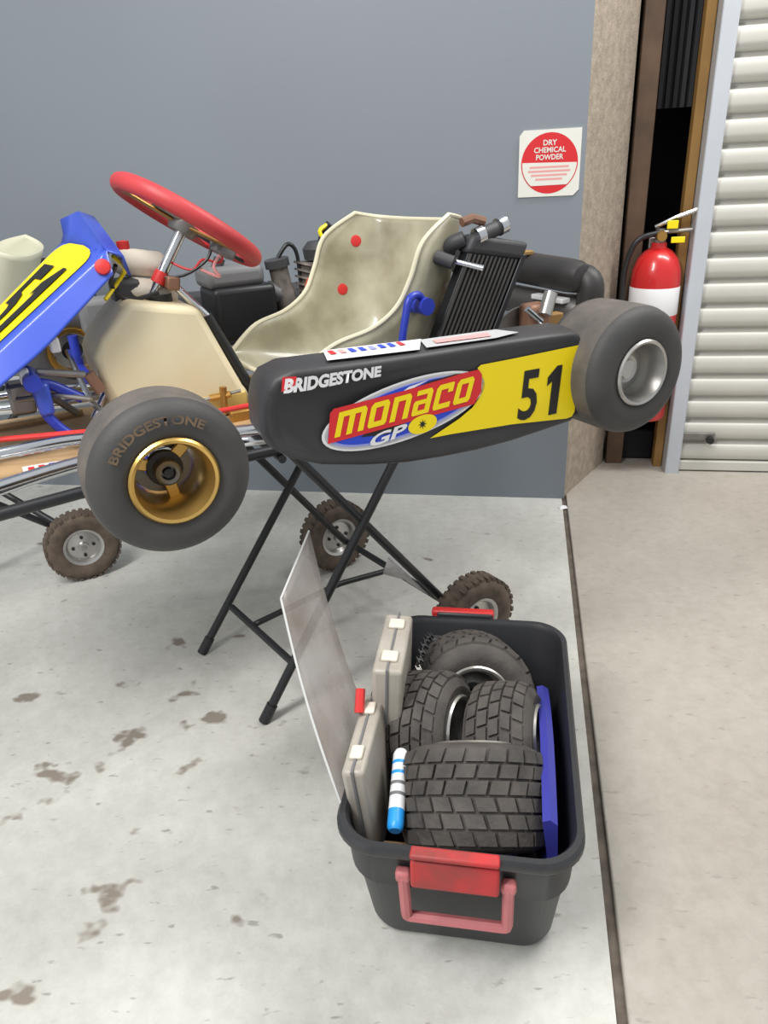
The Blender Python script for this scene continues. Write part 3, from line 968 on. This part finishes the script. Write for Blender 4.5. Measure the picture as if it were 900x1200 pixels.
def tat(d):
    tops = [(0.771, 0.256), (0.702, 0.254), (0.613, 0.250), (0.503, 0.247), (0.385, 0.245), (0.302, 0.243), (0.214, 0.240)]

    def f(x, y):
        z = 0.25
        for (xa, za), (xb, zb) in zip(tops, tops[1:]):
            if xb <= x <= xa:
                z = za + (zb - za) * (xa - x) / (xa - xb)
        return Vector((x, y, z + 0.006 * min(1.0, max(0.0, (0.592 - y) / 0.036)) + 0.0022 + d))
    return f


poly_decal('top_sticker', [(0.676, 0.500), (0.700, 0.572), (0.511, 0.578), (0.466, 0.510)], tat(0.0015), M_white, pod)
for k, m_ in enumerate((M_sred, M_palered, M_sblue, M_sblue, M_lblue, M_sblue, M_sblue, M_sred)):
    x = 0.672 - k * 0.021
    poly_decal('sticker_mark', [(x, 0.508), (x + 0.006, 0.540), (x - 0.007, 0.540), (x - 0.011, 0.508)], tat(0.0020), m_, pod)
poly_decal('top_sticker', [(0.472, 0.515), (0.493, 0.574), (0.333, 0.578), (0.265, 0.565), (0.290, 0.520)], tat(0.0015), M_grey, pod)
poly_decal('sticker_mark', [(0.455, 0.535), (0.462, 0.560), (0.335, 0.566), (0.325, 0.538)], tat(0.0020), M_palered, pod)

# --- seat
SCN = [(0.665, 0.135), (0.57, 0.078), (0.44, 0.05), (0.31, 0.06), (0.205, 0.14), (0.165, 0.28), (0.138, 0.442)]
SLP = [(0.655, 0.168), (0.575, 0.214), (0.475, 0.236), (0.405, 0.275), (0.365, 0.335), (0.325, 0.410), (0.230, 0.462)]
SWD = [0.165, 0.185, 0.195, 0.20, 0.205, 0.205, 0.19]
SYC = 0.045
SYAW = R(9)


def seat_pt(u, v):
    c = crom([(a, b, 0) for a, b in SCN], u)
    l = crom([(a, b, 0) for a, b in SLP], u)
    wd = crom([(a, 0, 0) for a in SWD], u).x
    ph = (v * 2 - 1) * math.pi / 2
    s = math.copysign(abs(math.sin(ph)) ** 0.75, ph)
    t = 1 - abs(math.cos(ph)) ** 0.75
    p = c.lerp(l, t)
    dx, dy = p.x - 0.36, wd * s
    return Vector((0.36 + dx * math.cos(SYAW) - dy * math.sin(SYAW), SYC + dx * math.sin(SYAW) + dy * math.cos(SYAW), p.y))


st = MB().grid(seat_pt, 40, 40).build('seat', M_seat, kart, solid=0.007, ang=70)
lip = [seat_pt(k / 40, 0) for k in range(41)] + [seat_pt(1, k / 40) for k in range(1, 40)] + [seat_pt(1 - k / 40, 1) for k in range(41)] + [seat_pt(0, 1 - k / 40) for k in range(1, 40)]
MB().tube(lip, 0.0058, 8, closed=True).build('seat_lip', M_lip, st)
for u, v in ((0.89, 0.11), (0.70, 0.11), (0.89, 0.89), (0.70, 0.89)):
    p = seat_pt(u, v)
    n = (seat_pt(u + 0.01, v) - p).cross(seat_pt(u, v + 0.01) - p).normalized()
    if n.dot(Vector((0.5, SYC, 0.4)) - p) < 0:
        n = -n
    MB().lathe([(0.0, 0.006), (0.007, 0.007), (0.015, 0.005), (0.016, 0.002), (0.0, 0.002)], frame_from_axis(n, p), 20).build('seat_washer', M_redp, st)
# seat stays
MB().tube(fillet([(0.40, 0.31, 0.07), (0.392, 0.30, 0.20), (0.367, 0.295, 0.30), (0.33, 0.285, 0.305), (0.315, 0.275, 0.27)], 0.03), 0.009, 10).build('seat_stay', M_bluep, kart)
MB().tube([(0.325, 0.24, 0.275), (0.318, 0.30, 0.275)], 0.02, 14).build('stay_boss', M_bluep, kart)
MB().tube([(0.40, -0.30, 0.07), (0.30, -0.22, 0.25)], 0.009, 10).build('seat_stay', M_bluep, kart)
MB().tube([(0.235, 0.23, 0.37), (0.17, 0.31, 0.345)], 0.008, 10).build('radiator_stay', M_chrome, kart)
MB().tube([(0.255, 0.235, 0.375), (0.225, 0.265, 0.36)], 0.016, 12).build('stay_bush', M_dgrey, kart)

# --- radiator (near side, leaning back)
RA, RB_, RC = Vector((0.182, 0.28, 0.392)), Vector((0.034, 0.28, 0.364)), Vector((0.312, 0.28, 0.13))
ru = (RB_ - RA)
rv = (RC - RA)
rad = MB()


def rpt(a, b, d):
    return RA + ru * a + rv * b + Vector((0, -d, 0))


def rbox(m, a0, a1, b0, b1, d0, d1):
    m.add([rpt(a, b, d) for a in (a0, a1) for b in (b0, b1) for d in (d0, d1)], [(0, 1, 3, 2), (4, 6, 7, 5), (0, 4, 5, 1), (2, 3, 7, 6), (0, 2, 6, 4), (1, 5, 7, 3)])


rbox(rad, 0.0, 1.0, 0.04, 1.0, 0.006, 0.04)
ro = rad.build('radiator', M_black, kart, bevel=0.002)
M_fin = mat('radiator_fins', (82, 80, 78), 0.5, 0.3)
for k in range(12):
    fm = MB()
    a = 0.02 + k * 0.082
    rbox(fm, a, a + 0.034, 0.05, 0.99, 0.0, 0.012)
    fm.build('fin', M_fin, ro)
tt = MB()
rbox(tt, -0.06, 1.06, -0.10, 0.05, -0.004, 0.05)
tt.build('header_tank', M_dgrey, ro, bevel=0.012, seg=3)
sd = MB()
rbox(sd, 1.0, 1.10, 0.0, 1.0, -0.003, 0.045)
sd.build('side_frame', M_black, ro, bevel=0.003)
MB().tube([(0.15, 0.27, 0.415), (0.10, 0.26, 0.425), (0.07, 0.26, 0.432)], 0.018, 12).build('hose', M_dgrey, kart)
MB().tube([(0.095, 0.262, 0.428), (0.075, 0.26, 0.434)], 0.021, 14).build('hose_clamp', M_chrome, kart)
MB().tube([(0.165, 0.27, 0.412), (0.145, 0.27, 0.417)], 0.0205, 14).build('hose_clamp', M_chrome, kart)
MB().tube(fillet([(0.19, 0.26, 0.41), (0.215, 0.24, 0.40), (0.20, 0.20, 0.37), (0.13, 0.05, 0.34)], 0.03), 0.018, 12).build('hose', M_dgrey, kart)
MB().tube([(0.13, 0.255, 0.443), (0.16, 0.25, 0.452), (0.19, 0.25, 0.445)], 0.011, 8).build('filler_neck', M_copper, kart)
MB().tube(fillet([(0.22, 0.22, 0.22), (0.17, 0.24, 0.27), (0.13, 0.22, 0.30), (0.05, 0.0, 0.32)], 0.05), 0.016, 12).build('hose', M_dgrey, kart)
MB().tube(fillet([(0.24, 0.24, 0.24), (0.20, 0.23, 0.28), (0.14, 0.20, 0.27)], 0.04), 0.011, 10).build('hose', M_copper, kart)

# --- exhaust across the back
ex = MB().tube([(-0.19, -0.34, 0.30), (-0.19, 0.20, 0.284), (-0.19, 0.235, 0.283), (-0.19, 0.255, 0.282), (-0.19, 0.262, 0.282)], [0.044, 0.044, 0.042, 0.034, 0.02], 24).build('exhaust', M_exh, kart)
MB().tube([(-0.20, -0.30, 0.200), (-0.20, 0.20, 0.192), (-0.20, 0.24, 0.191), (-0.20, 0.255, 0.191)], [0.040, 0.040, 0.034, 0.02], 24).build('silencer', mat('silencer_grey', (96, 94, 92), 0.45, 0.3, var=0.2), ex)
MB().tube(fillet([(-0.215, 0.18, 0.283), (-0.215, 0.262, 0.275), (-0.215, 0.262, 0.20), (-0.215, 0.18, 0.195)], 0.03), 0.036, 16).build('exhaust_elbow', M_exh, ex)
MB().box((-0.165, 0.16, 0.222), (0.03, 0.13, 0.014)).build('label_plate', M_white, ex, bevel=0.003)
MB().box((-0.17, -0.02, 0.334), (0.03, 0.16, 0.012)).build('label_plate', M_timber2, ex, bevel=0.003)
bc = MB().box((-0.02, 0.27, 0.20), (0.07, 0.06, 0.08)).build('brake_caliper', M_copper, kart, bevel=0.014, seg=3)
MB().tube([(-0.045, 0.30, 0.265), (-0.02, 0.31, 0.215)], 0.017, 14).build('caliper_piston', M_silver, bc)
MB().tube([(0.03, 0.30, 0.235), (-0.01, 0.31, 0.20)], 0.008, 10).build('caliper_bolt', M_chrome, bc)
MB().box((-0.09, 0.26, 0.19), (0.05, 0.03, 0.03)).build('caliper_bracket', M_timber2, bc, bevel=0.004)
MB().tube([(-0.16, -0.30, 0.10), (-0.22, -0.28, 0.16), (-0.22, 0.28, 0.16), (-0.16, 0.30, 0.10)], 0.012, 10).build('rear_bumper', M_black, kart)

# --- engine and air box on the far side
eg = MB().box((0.36, -0.34, 0.14), (0.16, 0.13, 0.14)).build('crankcase', M_alu, kart, bevel=0.018, seg=3)
for k in range(6):
    MB().lathe([(0.0, 0.0), (0.052, 0.0), (0.052, 0.006), (0.0, 0.006)], Matrix.Translation((0.33, -0.34, 0.215 + k * 0.02)) @ Matrix.Rotation(R(-18), 4, 'Y') @ V2, 24).build('cylinder_fin', M_alu, eg)
MB().lathe([(0.0, 0.0), (0.04, 0.0), (0.04, 0.13), (0.0, 0.13)], Matrix.Translation((0.33, -0.34, 0.20)) @ V2, 24).build('cylinder', M_alu, eg)
MB().lathe([(0.0, 0.0), (0.044, 0.0), (0.048, 0.03), (0.03, 0.05), (0.0, 0.05)], Matrix.Translation((0.30, -0.34, 0.335)) @ V2, 24).build('cylinder_head', M_dgrey, eg)
MB().tube([(0.29, -0.34, 0.37), (0.275, -0.34, 0.41), (0.26, -0.33, 0.428)], 0.014, 10).build('plug_cap', M_black, eg)
MB().tube([crom([(0.27, -0.33, 0.428), (0.30, -0.32, 0.412), (0.285, -0.31, 0.38)], t / 8) for t in range(9)], 0.006, 6).build('plug_lead', M_yellow, eg)
cb = MB().lathe([(0.0, 0.0), (0.032, 0.0), (0.032, 0.06), (0.028, 0.07), (0.028, 0.13), (0.0, 0.13)], Matrix.Translation((0.415, -0.34, 0.20)) @ Matrix.Rotation(R(8), 4, 'Y') @ V2, 24).build('carburettor', M_alu, eg)
MB().lathe([(0.0, 0.0), (0.036, 0.0), (0.036, 0.022), (0.0, 0.024)], Matrix.Translation((0.433, -0.34, 0.325)) @ Matrix.Rotation(R(8), 4, 'Y') @ V2, 24).build('carburettor_top', M_dgrey, cb)
MB().tube([crom([(0.43, -0.34, 0.35), (0.40, -0.33, 0.385), (0.375, -0.33, 0.36), (0.37, -0.33, 0.28)], t / 14) for t in range(15)], 0.006, 8).build('throttle_cable', M_black, cb)
MB().tube([crom([(0.35, -0.26, 0.30), (0.375, -0.26, 0.285), (0.385, -0.26, 0.24), (0.37, -0.26, 0.20)], t / 14) for t in range(15)], 0.007, 8).build('water_hose', M_orange, eg)
MB().box((0.40, -0.27, 0.19), (0.05, 0.03, 0.05)).build('reed_block', M_alu, eg, bevel=0.008)
ab = MB().box((0.56, -0.35, 0.215), (0.185, 0.15, 0.15)).build('air_box', M_black, kart, bevel=0.016, seg=3)
MB().box((0.575, -0.36, 0.315), (0.17, 0.14, 0.06)).build('air_box_lid', M_mgrey, ab, bevel=0.02, seg=3)
MB().tube([(0.62, -0.33, 0.335), (0.605, -0.33, 0.365)], 0.016, 12).build('intake_pipe', M_dgrey, ab)
MB().tube([(0.47, -0.35, 0.26), (0.43, -0.34, 0.25)], 0.03, 14).build('air_hose', M_mgrey, ab)
# dark bodywork mounts between far pod and tank
MB().box((0.92, -0.42, 0.24), (0.14, 0.06, 0.10)).build('battery_box', M_mgrey, kart, bevel=0.02, seg=3)
MB().box((0.86, -0.30, 0.20), (0.16, 0.10, 0.12)).build('pod_mount', M_dgrey, kart, bevel=0.02, seg=3)

# ------------------------------------------------------------------ folding trolley under the kart
tr = empty('kart_trolley', (K0.x, K0.y, 0.0), TH)
tag(tr, 'black folding tube trolley with two pneumatic wheels standing under the kart', 'trolley')
G = -K0.z


def tl(p):
    return Vector((p[0], p[1], p[2] - G))


def ttube(name, pts, r=0.0115, m=M_black, fr=0.0):
    P = [tl(p) for p in pts]
    if fr:
        P = fillet(P, fr)
    return MB().tube(P, r, 12).build(name, m, tr)


for pts in (((0.843, 0.321, G + 0.008), (0.388, 0.33, 0.012)), ((0.896, -0.054, G + 0.008), (0.35, -0.12, 0.012))):
    lg = ttube('leg', pts)
    a, b = Vector(pts[0]), Vector(pts[1])
    d = (b - a).normalized()
    MB().tube([tl(a - d * 0.006), tl(a + d * 0.045)], 0.0145, 12).build('rubber_foot', M_black, lg)
ttube('leg', ((0.262, 0.305, -0.563), (0.70, 0.33, 0.012)))
ttube('leg', ((0.334, -0.235, -0.563), (0.755, -0.12, 0.012)))
ttube('cross_bar', ((0.797, -0.03, -0.55), (0.746, 0.322, -0.55)), 0.0095)
ttube('axle_bar', ((0.334, -0.26, -0.563), (0.25, 0.33, -0.563)), 0.0105)
ttube('strut', ((0.768, 0.09, -0.55), (0.766, 0.10, -0.542), (0.494, 0.054, -0.53), (0.30, 0.03, -0.553)), 0.0085, fr=0.02)
ttube('top_rail', ((0.28, 0.30, 0.020), (0.62, 0.318, 0.020), (1.14, 0.315, 0.020), (1.45, 0.36, 0.020)), 0.0125)
ttube('top_rail', ((0.28, -0.12, 0.020), (1.45, -0.12, 0.020)), 0.0125)
ttube('cross_bar', ((0.36, 0.33, 0.0), (0.36, -0.12, 0.0)), 0.0095)
ttube('cross_bar', ((0.72, 0.33, 0.0), (0.72, -0.12, 0.0)), 0.0095)
# grey plate between wheel leg and axle bar
pl = MB()
pv = [tl(p) for p in ((0.455, 0.30, -0.34), (0.33, 0.30, -0.50), (0.30, 0.10, -0.555), (0.345, 0.05, -0.545))]
pl.add(pv, [(0, 1, 2, 3)])
pl.build('gusset_plate', mat('grey_plate', (196, 192, 194), 0.5, var=0.3, vscale=40), tr, solid=0.003)

CR, CW = 0.125, 0.075
cty = MB().lathe([(0.065, 0.026), (0.075, 0.034), (0.095, 0.0375), (0.110, 0.034), (0.120, 0.024), (0.125, 0.008), (0.125, -0.008), (0.120, -0.024), (0.110, -0.034), (0.095, -0.0375), (0.075, -0.034), (0.065, -0.026)], None, 44, closed=True)
for k in range(36):
    for y in (-0.017, 0.017):
        cty.box((0.121, y + 0.003 * (k % 2), 0), (0.008, 0.022, 0.013), Matrix.Rotation(2 * math.pi * (k + (0.5 if y > 0 else 0)) / 36, 4, 'Y'))
cty_me = cty.mesh('tyre', M_castor, 45)
chub = MB().lathe([(0.0, 0.030), (0.016, 0.030), (0.018, 0.018), (0.05, 0.012), (0.058, 0.026), (0.067, 0.030), (0.067, -0.030), (0.058, -0.026), (0.05, -0.012), (0.018, -0.018), (0.016, -0.030), (0.0, -0.030)], None, 32)
chub_me = chub.mesh('hub', M_silver, 35)


def castor(parent, M, name='wheel'):
    t_ = put('tyre', cty_me, parent, M)
    h_ = put('hub', chub_me, parent, M)
    for k in range(4):
        a = 2 * math.pi * k / 4
        MB().lathe([(0.0, 0.0), (0.006, 0.0), (0.006, 0.006), (0.0, 0.006)], Matrix.Translation((0.034 * math.cos(a), 0.014, 0.034 * math.sin(a))), 6).build('hub_bolt', M_black, h_)


castor(tr, Matrix.Translation(tl((0.235, 0.365, -0.563))) @ Matrix.Rotation(R(6), 4, 'Z'))
castor(tr, Matrix.Translation(tl((0.340, -0.305, -0.563))) @ Matrix.Rotation(R(6), 4, 'Z'))

# ------------------------------------------------------------------ second kart, mostly out of the picture, on its own trolley
t2 = empty('kart_trolley', (-1.054, 2.263, 0.0), R(-152))
tag(t2, 'second black tube trolley at the left edge, its single wheel behind the gold rimmed tyre', 'trolley')
castor(t2, Matrix.Translation((0, 0.0, 0.125)))
MB().tube([(0, 0.03, 0.125), (0, -0.10, 0.125)], 0.0105, 10).build('axle_bar', M_black, t2)
MB().tube([(0.0, -0.07, 0.125), (0.62, -0.07, 0.65)], 0.0115, 10).build('leg', M_black, t2)
MB().tube([(0.02, -0.09, 0.14), (0.62, -0.55, 0.65)], 0.0115, 10).build('leg', M_black, t2)
MB().tube([(0.62, -0.07, 0.012), (0.05, -0.07, 0.65)], 0.0115, 10).build('leg', M_black, t2)
MB().tube([(0.62, -0.55, 0.012), (0.05, -0.55, 0.65)], 0.0115, 10).build('leg', M_black, t2)
for y in (-0.07, -0.55):
    MB().tube([(-0.1, y, 0.66), (0.8, y, 0.66)], 0.0125, 10).build('top_rail', M_black, t2)
k2 = empty('racing_kart', (-1.15, 2.62, 0.655), R(178))
tag(k2, 'bare second kart with pale cream seat at the left edge behind the blue panel', 'kart')
s2 = put('seat', MB().grid(seat_pt, 30, 30).mesh('seat', M_cream, 70), k2, Matrix.Translation((-0.025, -0.045, -0.065)) @ Matrix.Rotation(R(-16), 4, 'Y'))
md = s2.modifiers.new('solid', 'SOLIDIFY')
md.thickness = 0.007
for sgn in (1, -1):
    MB().tube([(-0.22, 0.26 * sgn, 0.035), (0.5, 0.28 * sgn, 0.035), (0.85, 0.22 * sgn, 0.035)], 0.015, 10).build('chassis_rail', M_chrome, k2)
for x in (-0.2, 0.2, 0.6):
    MB().tube([(x, -0.26, 0.035), (x, 0.26, 0.035)], 0.014, 10).build('cross_tube', M_chrome, k2)
MB().tube([(0.12, -0.26, 0.33), (-0.12, -0.26, 0.32)], 0.035, 16).build('silencer', M_exh, k2)
MB().tube([(0.05, -0.26, 0.32), (0.05, -0.26, 0.04)], 0.01, 8).build('silencer_stay', M_black, k2)
MB().tube([(-0.08, -0.26, 0.32), (-0.08, -0.26, 0.04)], 0.01, 8).build('silencer_stay', M_black, k2)

# ------------------------------------------------------------------ storage tub
TY = R(-11)
tub = empty('storage_tub', (0.142, 1.098, 0.0), TY)
tag(tub, 'dark grey open plastic storage tub with red latches, filled with wheels', 'tub')
TUBM = Matrix.Translation((0.142, 1.098, 0)) @ Matrix.Rotation(TY, 4, 'Z')


def rrect(hx, hy, r, z, n=8, oy=0.0):
    out = []
    for cx, cy, a0 in ((hx - r, hy - r, 0), (-hx + r, hy - r, 90), (-hx + r, -hy + r, 180), (hx - r, -hy + r, 270)):
        for k in range(n + 1):
            a = R(a0 + 90 * k / n)
            out.append((cx + r * math.cos(a), cy + r * math.sin(a) + oy, z))
    return out


HX, HY, HZ = 0.190, 0.322, 0.30
rings = [rrect(0.152, 0.245, 0.05, 0.0), rrect(0.160, 0.254, 0.055, 0.004), rrect(0.165, 0.262, 0.06, 0.02), rrect(0.177, 0.290, 0.062, 0.17), rrect(0.178, 0.296, 0.062, 0.178),
         rrect(0.184, 0.304, 0.064, 0.188), rrect(0.188, 0.312, 0.066, 0.272), rrect(0.196, 0.325, 0.07, 0.276), rrect(0.199, 0.329, 0.07, 0.284), rrect(0.199, 0.329, 0.07, 0.294), rrect(0.195, 0.325, 0.07, 0.300),
         rrect(0.187, 0.315, 0.066, 0.299), rrect(0.183, 0.309, 0.064, 0.290), rrect(0.179, 0.300, 0.062, 0.19), rrect(0.172, 0.290, 0.062, 0.17), rrect(0.158, 0.255, 0.056, 0.012), rrect(0.152, 0.248, 0.05, 0.008)]
MB().loft(rings).build('tub_body', M_tubp, tub, ang=35)


def latch(parent, sgn, m1, m2, raised):
    F = Matrix.Identity(4) if sgn < 0 else Matrix.Rotation(math.pi, 4, 'Z')
    cl = MB()
    cl.box((0, 0, 0), (0.138, 0.014, 0.052), F @ Matrix.Translation((0, -0.331, 0.258)) @ Matrix.Rotation(R(-8), 4, 'X'))
    c = cl.build('latch', m1, parent, bevel=0.006, seg=3)
    MB().box((0, 0, 0), (0.138, 0.022, 0.010), F @ Matrix.Translation((0, -0.327, 0.297))).build('latch_lip', m1, c, bevel=0.004)
    if raised:
        pts = [(-0.075, -0.325, 0.25), (-0.08, -0.335, 0.315), (0.08, -0.335, 0.315), (0.075, -0.325, 0.25)]
    else:
        pts = [(-0.083, -0.320, 0.235), (-0.083, -0.306, 0.120), (0.083, -0.306, 0.120), (0.083, -0.320, 0.235)]
    hd = MB()
    hd.tube(fillet([F @ Vector(p) for p in pts], 0.008, 3), 0.0095, 8)
    hd.build('handle', m2, parent)
    for x in (-0.083, 0.083):
        hh = MB()
        hh.box((0, 0, 0), (0.024, 0.018, 0.022), F @ Matrix.Translation((x, -0.319, 0.236)))
        hh.build('handle_hinge', m2 if not raised else M_tubp, c, bevel=0.005)


latch(tub, -1, M_redw, M_pink, False)
# back handle is folded out level with the rim
MB().box((-0.035, 0.338, 0.303), (0.145, 0.022, 0.020)).build('handle', M_redp, tub, bevel=0.006, seg=3)
MB().box((-0.03, 0.333, 0.285), (0.13, 0.02, 0.05)).build('latch', M_tubp, tub, bevel=0.005)


# --- wet weather wheels in the tub
def wet_tyre(r, wd, rows, count):
    h = wd / 2
    base = MB().lathe([(RB, h - 0.014), (RB + 0.006, h - 0.004), (RB + 0.02, h), (r - 0.03, h - 0.002), (r - 0.016, h - 0.008), (r - 0.010, h - 0.016), (r - 0.007, h - 0.03),
                       (r - 0.007, -h + 0.03), (r - 0.010, -h + 0.016), (r - 0.016, -h + 0.008), (r - 0.03, -h + 0.002), (RB + 0.02, -h), (RB + 0.006, -h + 0.004), (RB, -h + 0.014)], None, 52, closed=True)
    tread = MB()
    span = wd - 0.020
    for j in range(rows):
        y0 = -span / 2 + span * j / rows + 0.0022
        y1 = -span / 2 + span * (j + 1) / rows - 0.0022
        edge_ = (j == 0 or j == rows - 1)
        for k in range(count):
            a0 = 2 * math.pi * (k + 0.5 * (j % 2)) / count
            da = 2 * math.pi / count * 0.84
            sk = 0.10 * (1 if j < rows / 2 else -1)
            vs_ = []
            for (aa, yy, sy) in ((a0, y0, 0), (a0 + da, y0, 0), (a0 + da, y1, 1), (a0, y1, 1)):
                ang = aa + sk * da * 2 * sy
                rt_ = r - (0.0065 if edge_ and ((j == 0 and sy == 0) or (j == rows - 1 and sy == 1)) else 0.0)
                for rr in (r - 0.013, rt_):
                    vs_.append((rr * math.cos(ang), yy, rr * math.sin(ang)))
            tread.add(vs_, [(0, 2, 4, 6), (1, 7, 5, 3), (0, 1, 3, 2), (2, 3, 5, 4), (4, 5, 7, 6), (6, 7, 1, 0)])
    return base.mesh('tyre', M_wet, 45), tread.mesh('tread_blocks', M_wet, 20)


WT = {'wide': (wet_tyre(0.128, 0.172, 6, 22), 0.172), 'narrow': (wet_tyre(0.117, 0.128, 5, 22), 0.128)}


def wet_wheel(loc, axis, kind, label, spin=0.0):
    (tm, bm_), wd = WT[kind]
    o = empty('spare_wheel', loc)
    o.matrix_world = frame_from_axis(axis, loc) @ Matrix.Rotation(spin, 4, 'Y')
    tag(o, label, 'wheel', 'treaded kart wheels in the tub')
    t_ = put('tyre', tm, o)
    b_ = put('tread_blocks', bm_, t_)
    b_['kind'] = 'stuff'
    rm = put('rim', rim_mesh(RB, wd, 0.045, 'rim', M_silver), o)
    d = wd / 2 - 0.045
    MB().lathe([(0.016, d - 0.004), (0.030, d + 0.0), (0.044, d - 0.006), (0.055, d - 0.012), (0.055, d - 0.018), (0.016, d - 0.012)], None, 32, closed=True).build('rim_dish', M_steel, rm)
    return o


AF = Vector((0.06, 0.74, 0.67)).normalized()
wet_wheel((0.132, 0.938, 0.246), AF, 'wide', 'wide treaded kart tyre nearest the front latch, showing only its block tread', 0.1)
AA = Vector((0.88, -0.42, 0.22)).normalized()
wet_wheel((0.070, 1.112, 0.247), AA, 'narrow', 'treaded wheel with silver rim facing right, beside the clear cases', 0.4)
AB = Vector((0.93, -0.30, 0.20)).normalized()
wet_wheel((0.214, 1.075, 0.240), AB, 'narrow', 'treaded wheel with silver rim next to the blue plastic part', 0.9)
AC = Vector((0.02, -0.90, 0.44)).normalized()
wet_wheel((0.168, 1.255, 0.220), AC, 'wide', 'treaded tyre at the back of the tub below the red handle', 0.2)


# --- clear organiser cases on edge
def case(loc, rz, rx, ry, L_, H_, T_, label):
    o = empty('organiser_case', loc)
    o.rotation_euler = (rx, ry, rz)
    tag(o, label, 'case', 'clear cases in the tub')
    MB().box((0, 0, H_ / 2), (T_, L_, H_)).build('case_body', M_case, o, bevel=0.008, seg=3)
    MB().box((0.0, 0, H_ / 2), (0.004, L_ + 0.006, H_ + 0.006)).build('seam', M_mgrey, o)
    for s_ in (-0.28, 0.28):
        MB().box((0, L_ * s_, H_ + 0.003), (T_ * 0.55, 0.03, 0.008)).build('clasp', M_resv, o, bevel=0.003)
    for k in range(3):
        MB().box((T_ * 0.1, -L_ / 2 + L_ * (k + 0.7) / 3.4, H_ * 0.5), (T_ * 0.6, 0.004, H_ * 0.86)).build('divider', M_resv, o)
    return o


case((-0.038, 0.990, 0.150), TY, R(0), R(-5), 0.200, 0.212, 0.040, 'clear plastic parts case on edge nearest the tub front, left side')
case((-0.010, 1.155, 0.165), TY + R(2), R(-2), R(3), 0.20, 0.265, 0.056, 'clear plastic parts case standing highest, at the back left of the tub')
o = MB().tube([(0, 0, 0), (0.004, 0.03, 0.03)], 0.009, 8).build('red_peg', M_redp)
o.location = (-0.064, 1.035, 0.366)
tag(o, 'small red peg between the clear sheet and the front case', 'peg')

# --- acrylic sheet
Bp, Lp, Tp = Vector((-0.100, 0.905, 0.305)), Vector((-0.190, 1.10, 0.576)), Vector((-0.152, 1.30, 0.607))
dn = (Bp - Lp)


def sheet(u, v):
    # v along the front edge from the top corner down into the tub
    p = Lp + dn * (v * 1.12) + (Tp - Lp) * u
    bow = math.sin(math.pi * min(1, v)) * 0.012
    return p + Vector((-0.6, -0.3, -0.2)) * bow


sh = MB().grid(sheet, 6, 18).build('acrylic_sheet', M_acryl, None, solid=0.003)
tag(sh, 'grubby clear acrylic sheet leaning out of the left side of the tub', 'sheet')
MB().tube([sheet(0, v / 18) for v in range(19)], 0.0022, 6).build('front_edge', M_acedge, sh)
MB().tube([sheet(v / 6, 0) for v in range(7)], 0.0022, 6).build('top_edge', M_acedge, sh)

# --- spray can
cn = empty('spray_can', (-0.018, 0.850, 0.262))
cn.matrix_world = frame_from_axis((0.12, 0.93, 0.25), (-0.010, 0.862, 0.262))
tag(cn, 'thin blue and white can wedged beside the front tyre', 'can')
MB().lathe([(0.0, 0.0), (0.010, 0.0), (0.0135, 0.005), (0.014, 0.012), (0.014, 0.035), (0.0, 0.035)], None, 24).build('cap', M_can, cn)
MB().lathe([(0.0, 0.035), (0.014, 0.035), (0.014, 0.14), (0.010, 0.148), (0.0, 0.148)], None, 24).build('can_body', M_white, cn)
for k in range(4):
    MB().lathe([(0.0135, 0.058 + k * 0.020), (0.0144, 0.058 + k * 0.020), (0.0144, 0.064 + k * 0.020), (0.0135, 0.064 + k * 0.020)], None, 24, closed=True).build('stripe', M_can if k > 1 else M_mgrey, cn)
o = MB().box((0, 0, 0), (0.08, 0.05, 0.05)).build('cardboard_box', M_card, None, bevel=0.003)
o.location = (0.003, 0.872, 0.17)
o.rotation_euler.z = TY
tag(o, 'small brown cardboard box in the front left corner of the tub', 'box')

# --- blue plastic part standing along the right side
bp_ = empty('blue_bracket', TUBM @ Vector((0.149, -0.03, 0.10)), TY)
tag(bp_, 'long blue plastic part on edge along the right inside of the tub', 'part')
prf = [(-0.016, 0.0), (-0.004, 0.0), (0.012, 0.12), (0.008, 0.20), (-0.004, 0.21), (-0.016, 0.205), (-0.014, 0.19), (-0.004, 0.12)]
rings = []
for k in range(15):
    y = -0.22 + 0.40 * k / 14
    sc = 1.0 - 0.25 * (k / 14) ** 2
    rings.append([(x, y, z * sc + 0.02 * math.sin(k / 14 * math.pi)) for x, z in prf])
MB().loft(rings).build('panel', M_bluet, bp_, ang=40)
MB().tube(fillet([(-0.004, -0.10, 0.21), (-0.045, -0.15, 0.20), (-0.05, -0.17, 0.14), (-0.004, -0.19, 0.12)], 0.02), 0.006, 8).build('loop', M_bluet, bp_)

# --- black bar with white tag and a chain behind the rear tyre
br = empty('black_bar', TUBM @ Vector((-0.03, 0.27, 0.235)), TY)
tag(br, 'black bar with small white sticker behind the back tyre', 'bar')
MB().box((0, 0, 0.03), (0.17, 0.02, 0.03)).build('bar', M_dgrey, br, bevel=0.005)
MB().box((0.065, -0.008, 0.0465), (0.035, 0.014, 0.002), Matrix.Rotation(R(0), 4, 'X')).build('sticker', M_white, br)
ch = empty('drive_chain', (0.055, 1.20, 0.30))
tag(ch, 'short length of drive chain hanging beside the clear case', 'chain')
for k in range(9):
    t = k / 8
    p0 = crom([(0.03, 0.10, 0.04), (0.015, 0.05, 0.055), (0.0, 0.0, 0.045), (-0.005, -0.05, 0.02)], t)
    lk = MB()
    F = frame_from_axis((0.3, -0.9, -0.2 - 0.2 * t), p0)
    for s_ in (-0.004, 0.004):
        lk.box((s_, 0, 0), (0.002, 0.016, 0.008), F)
    lk.box((0, 0, 0), (0.006, 0.006, 0.006), F)
    lk.build('link', M_steel if k > 5 else M_black, ch)
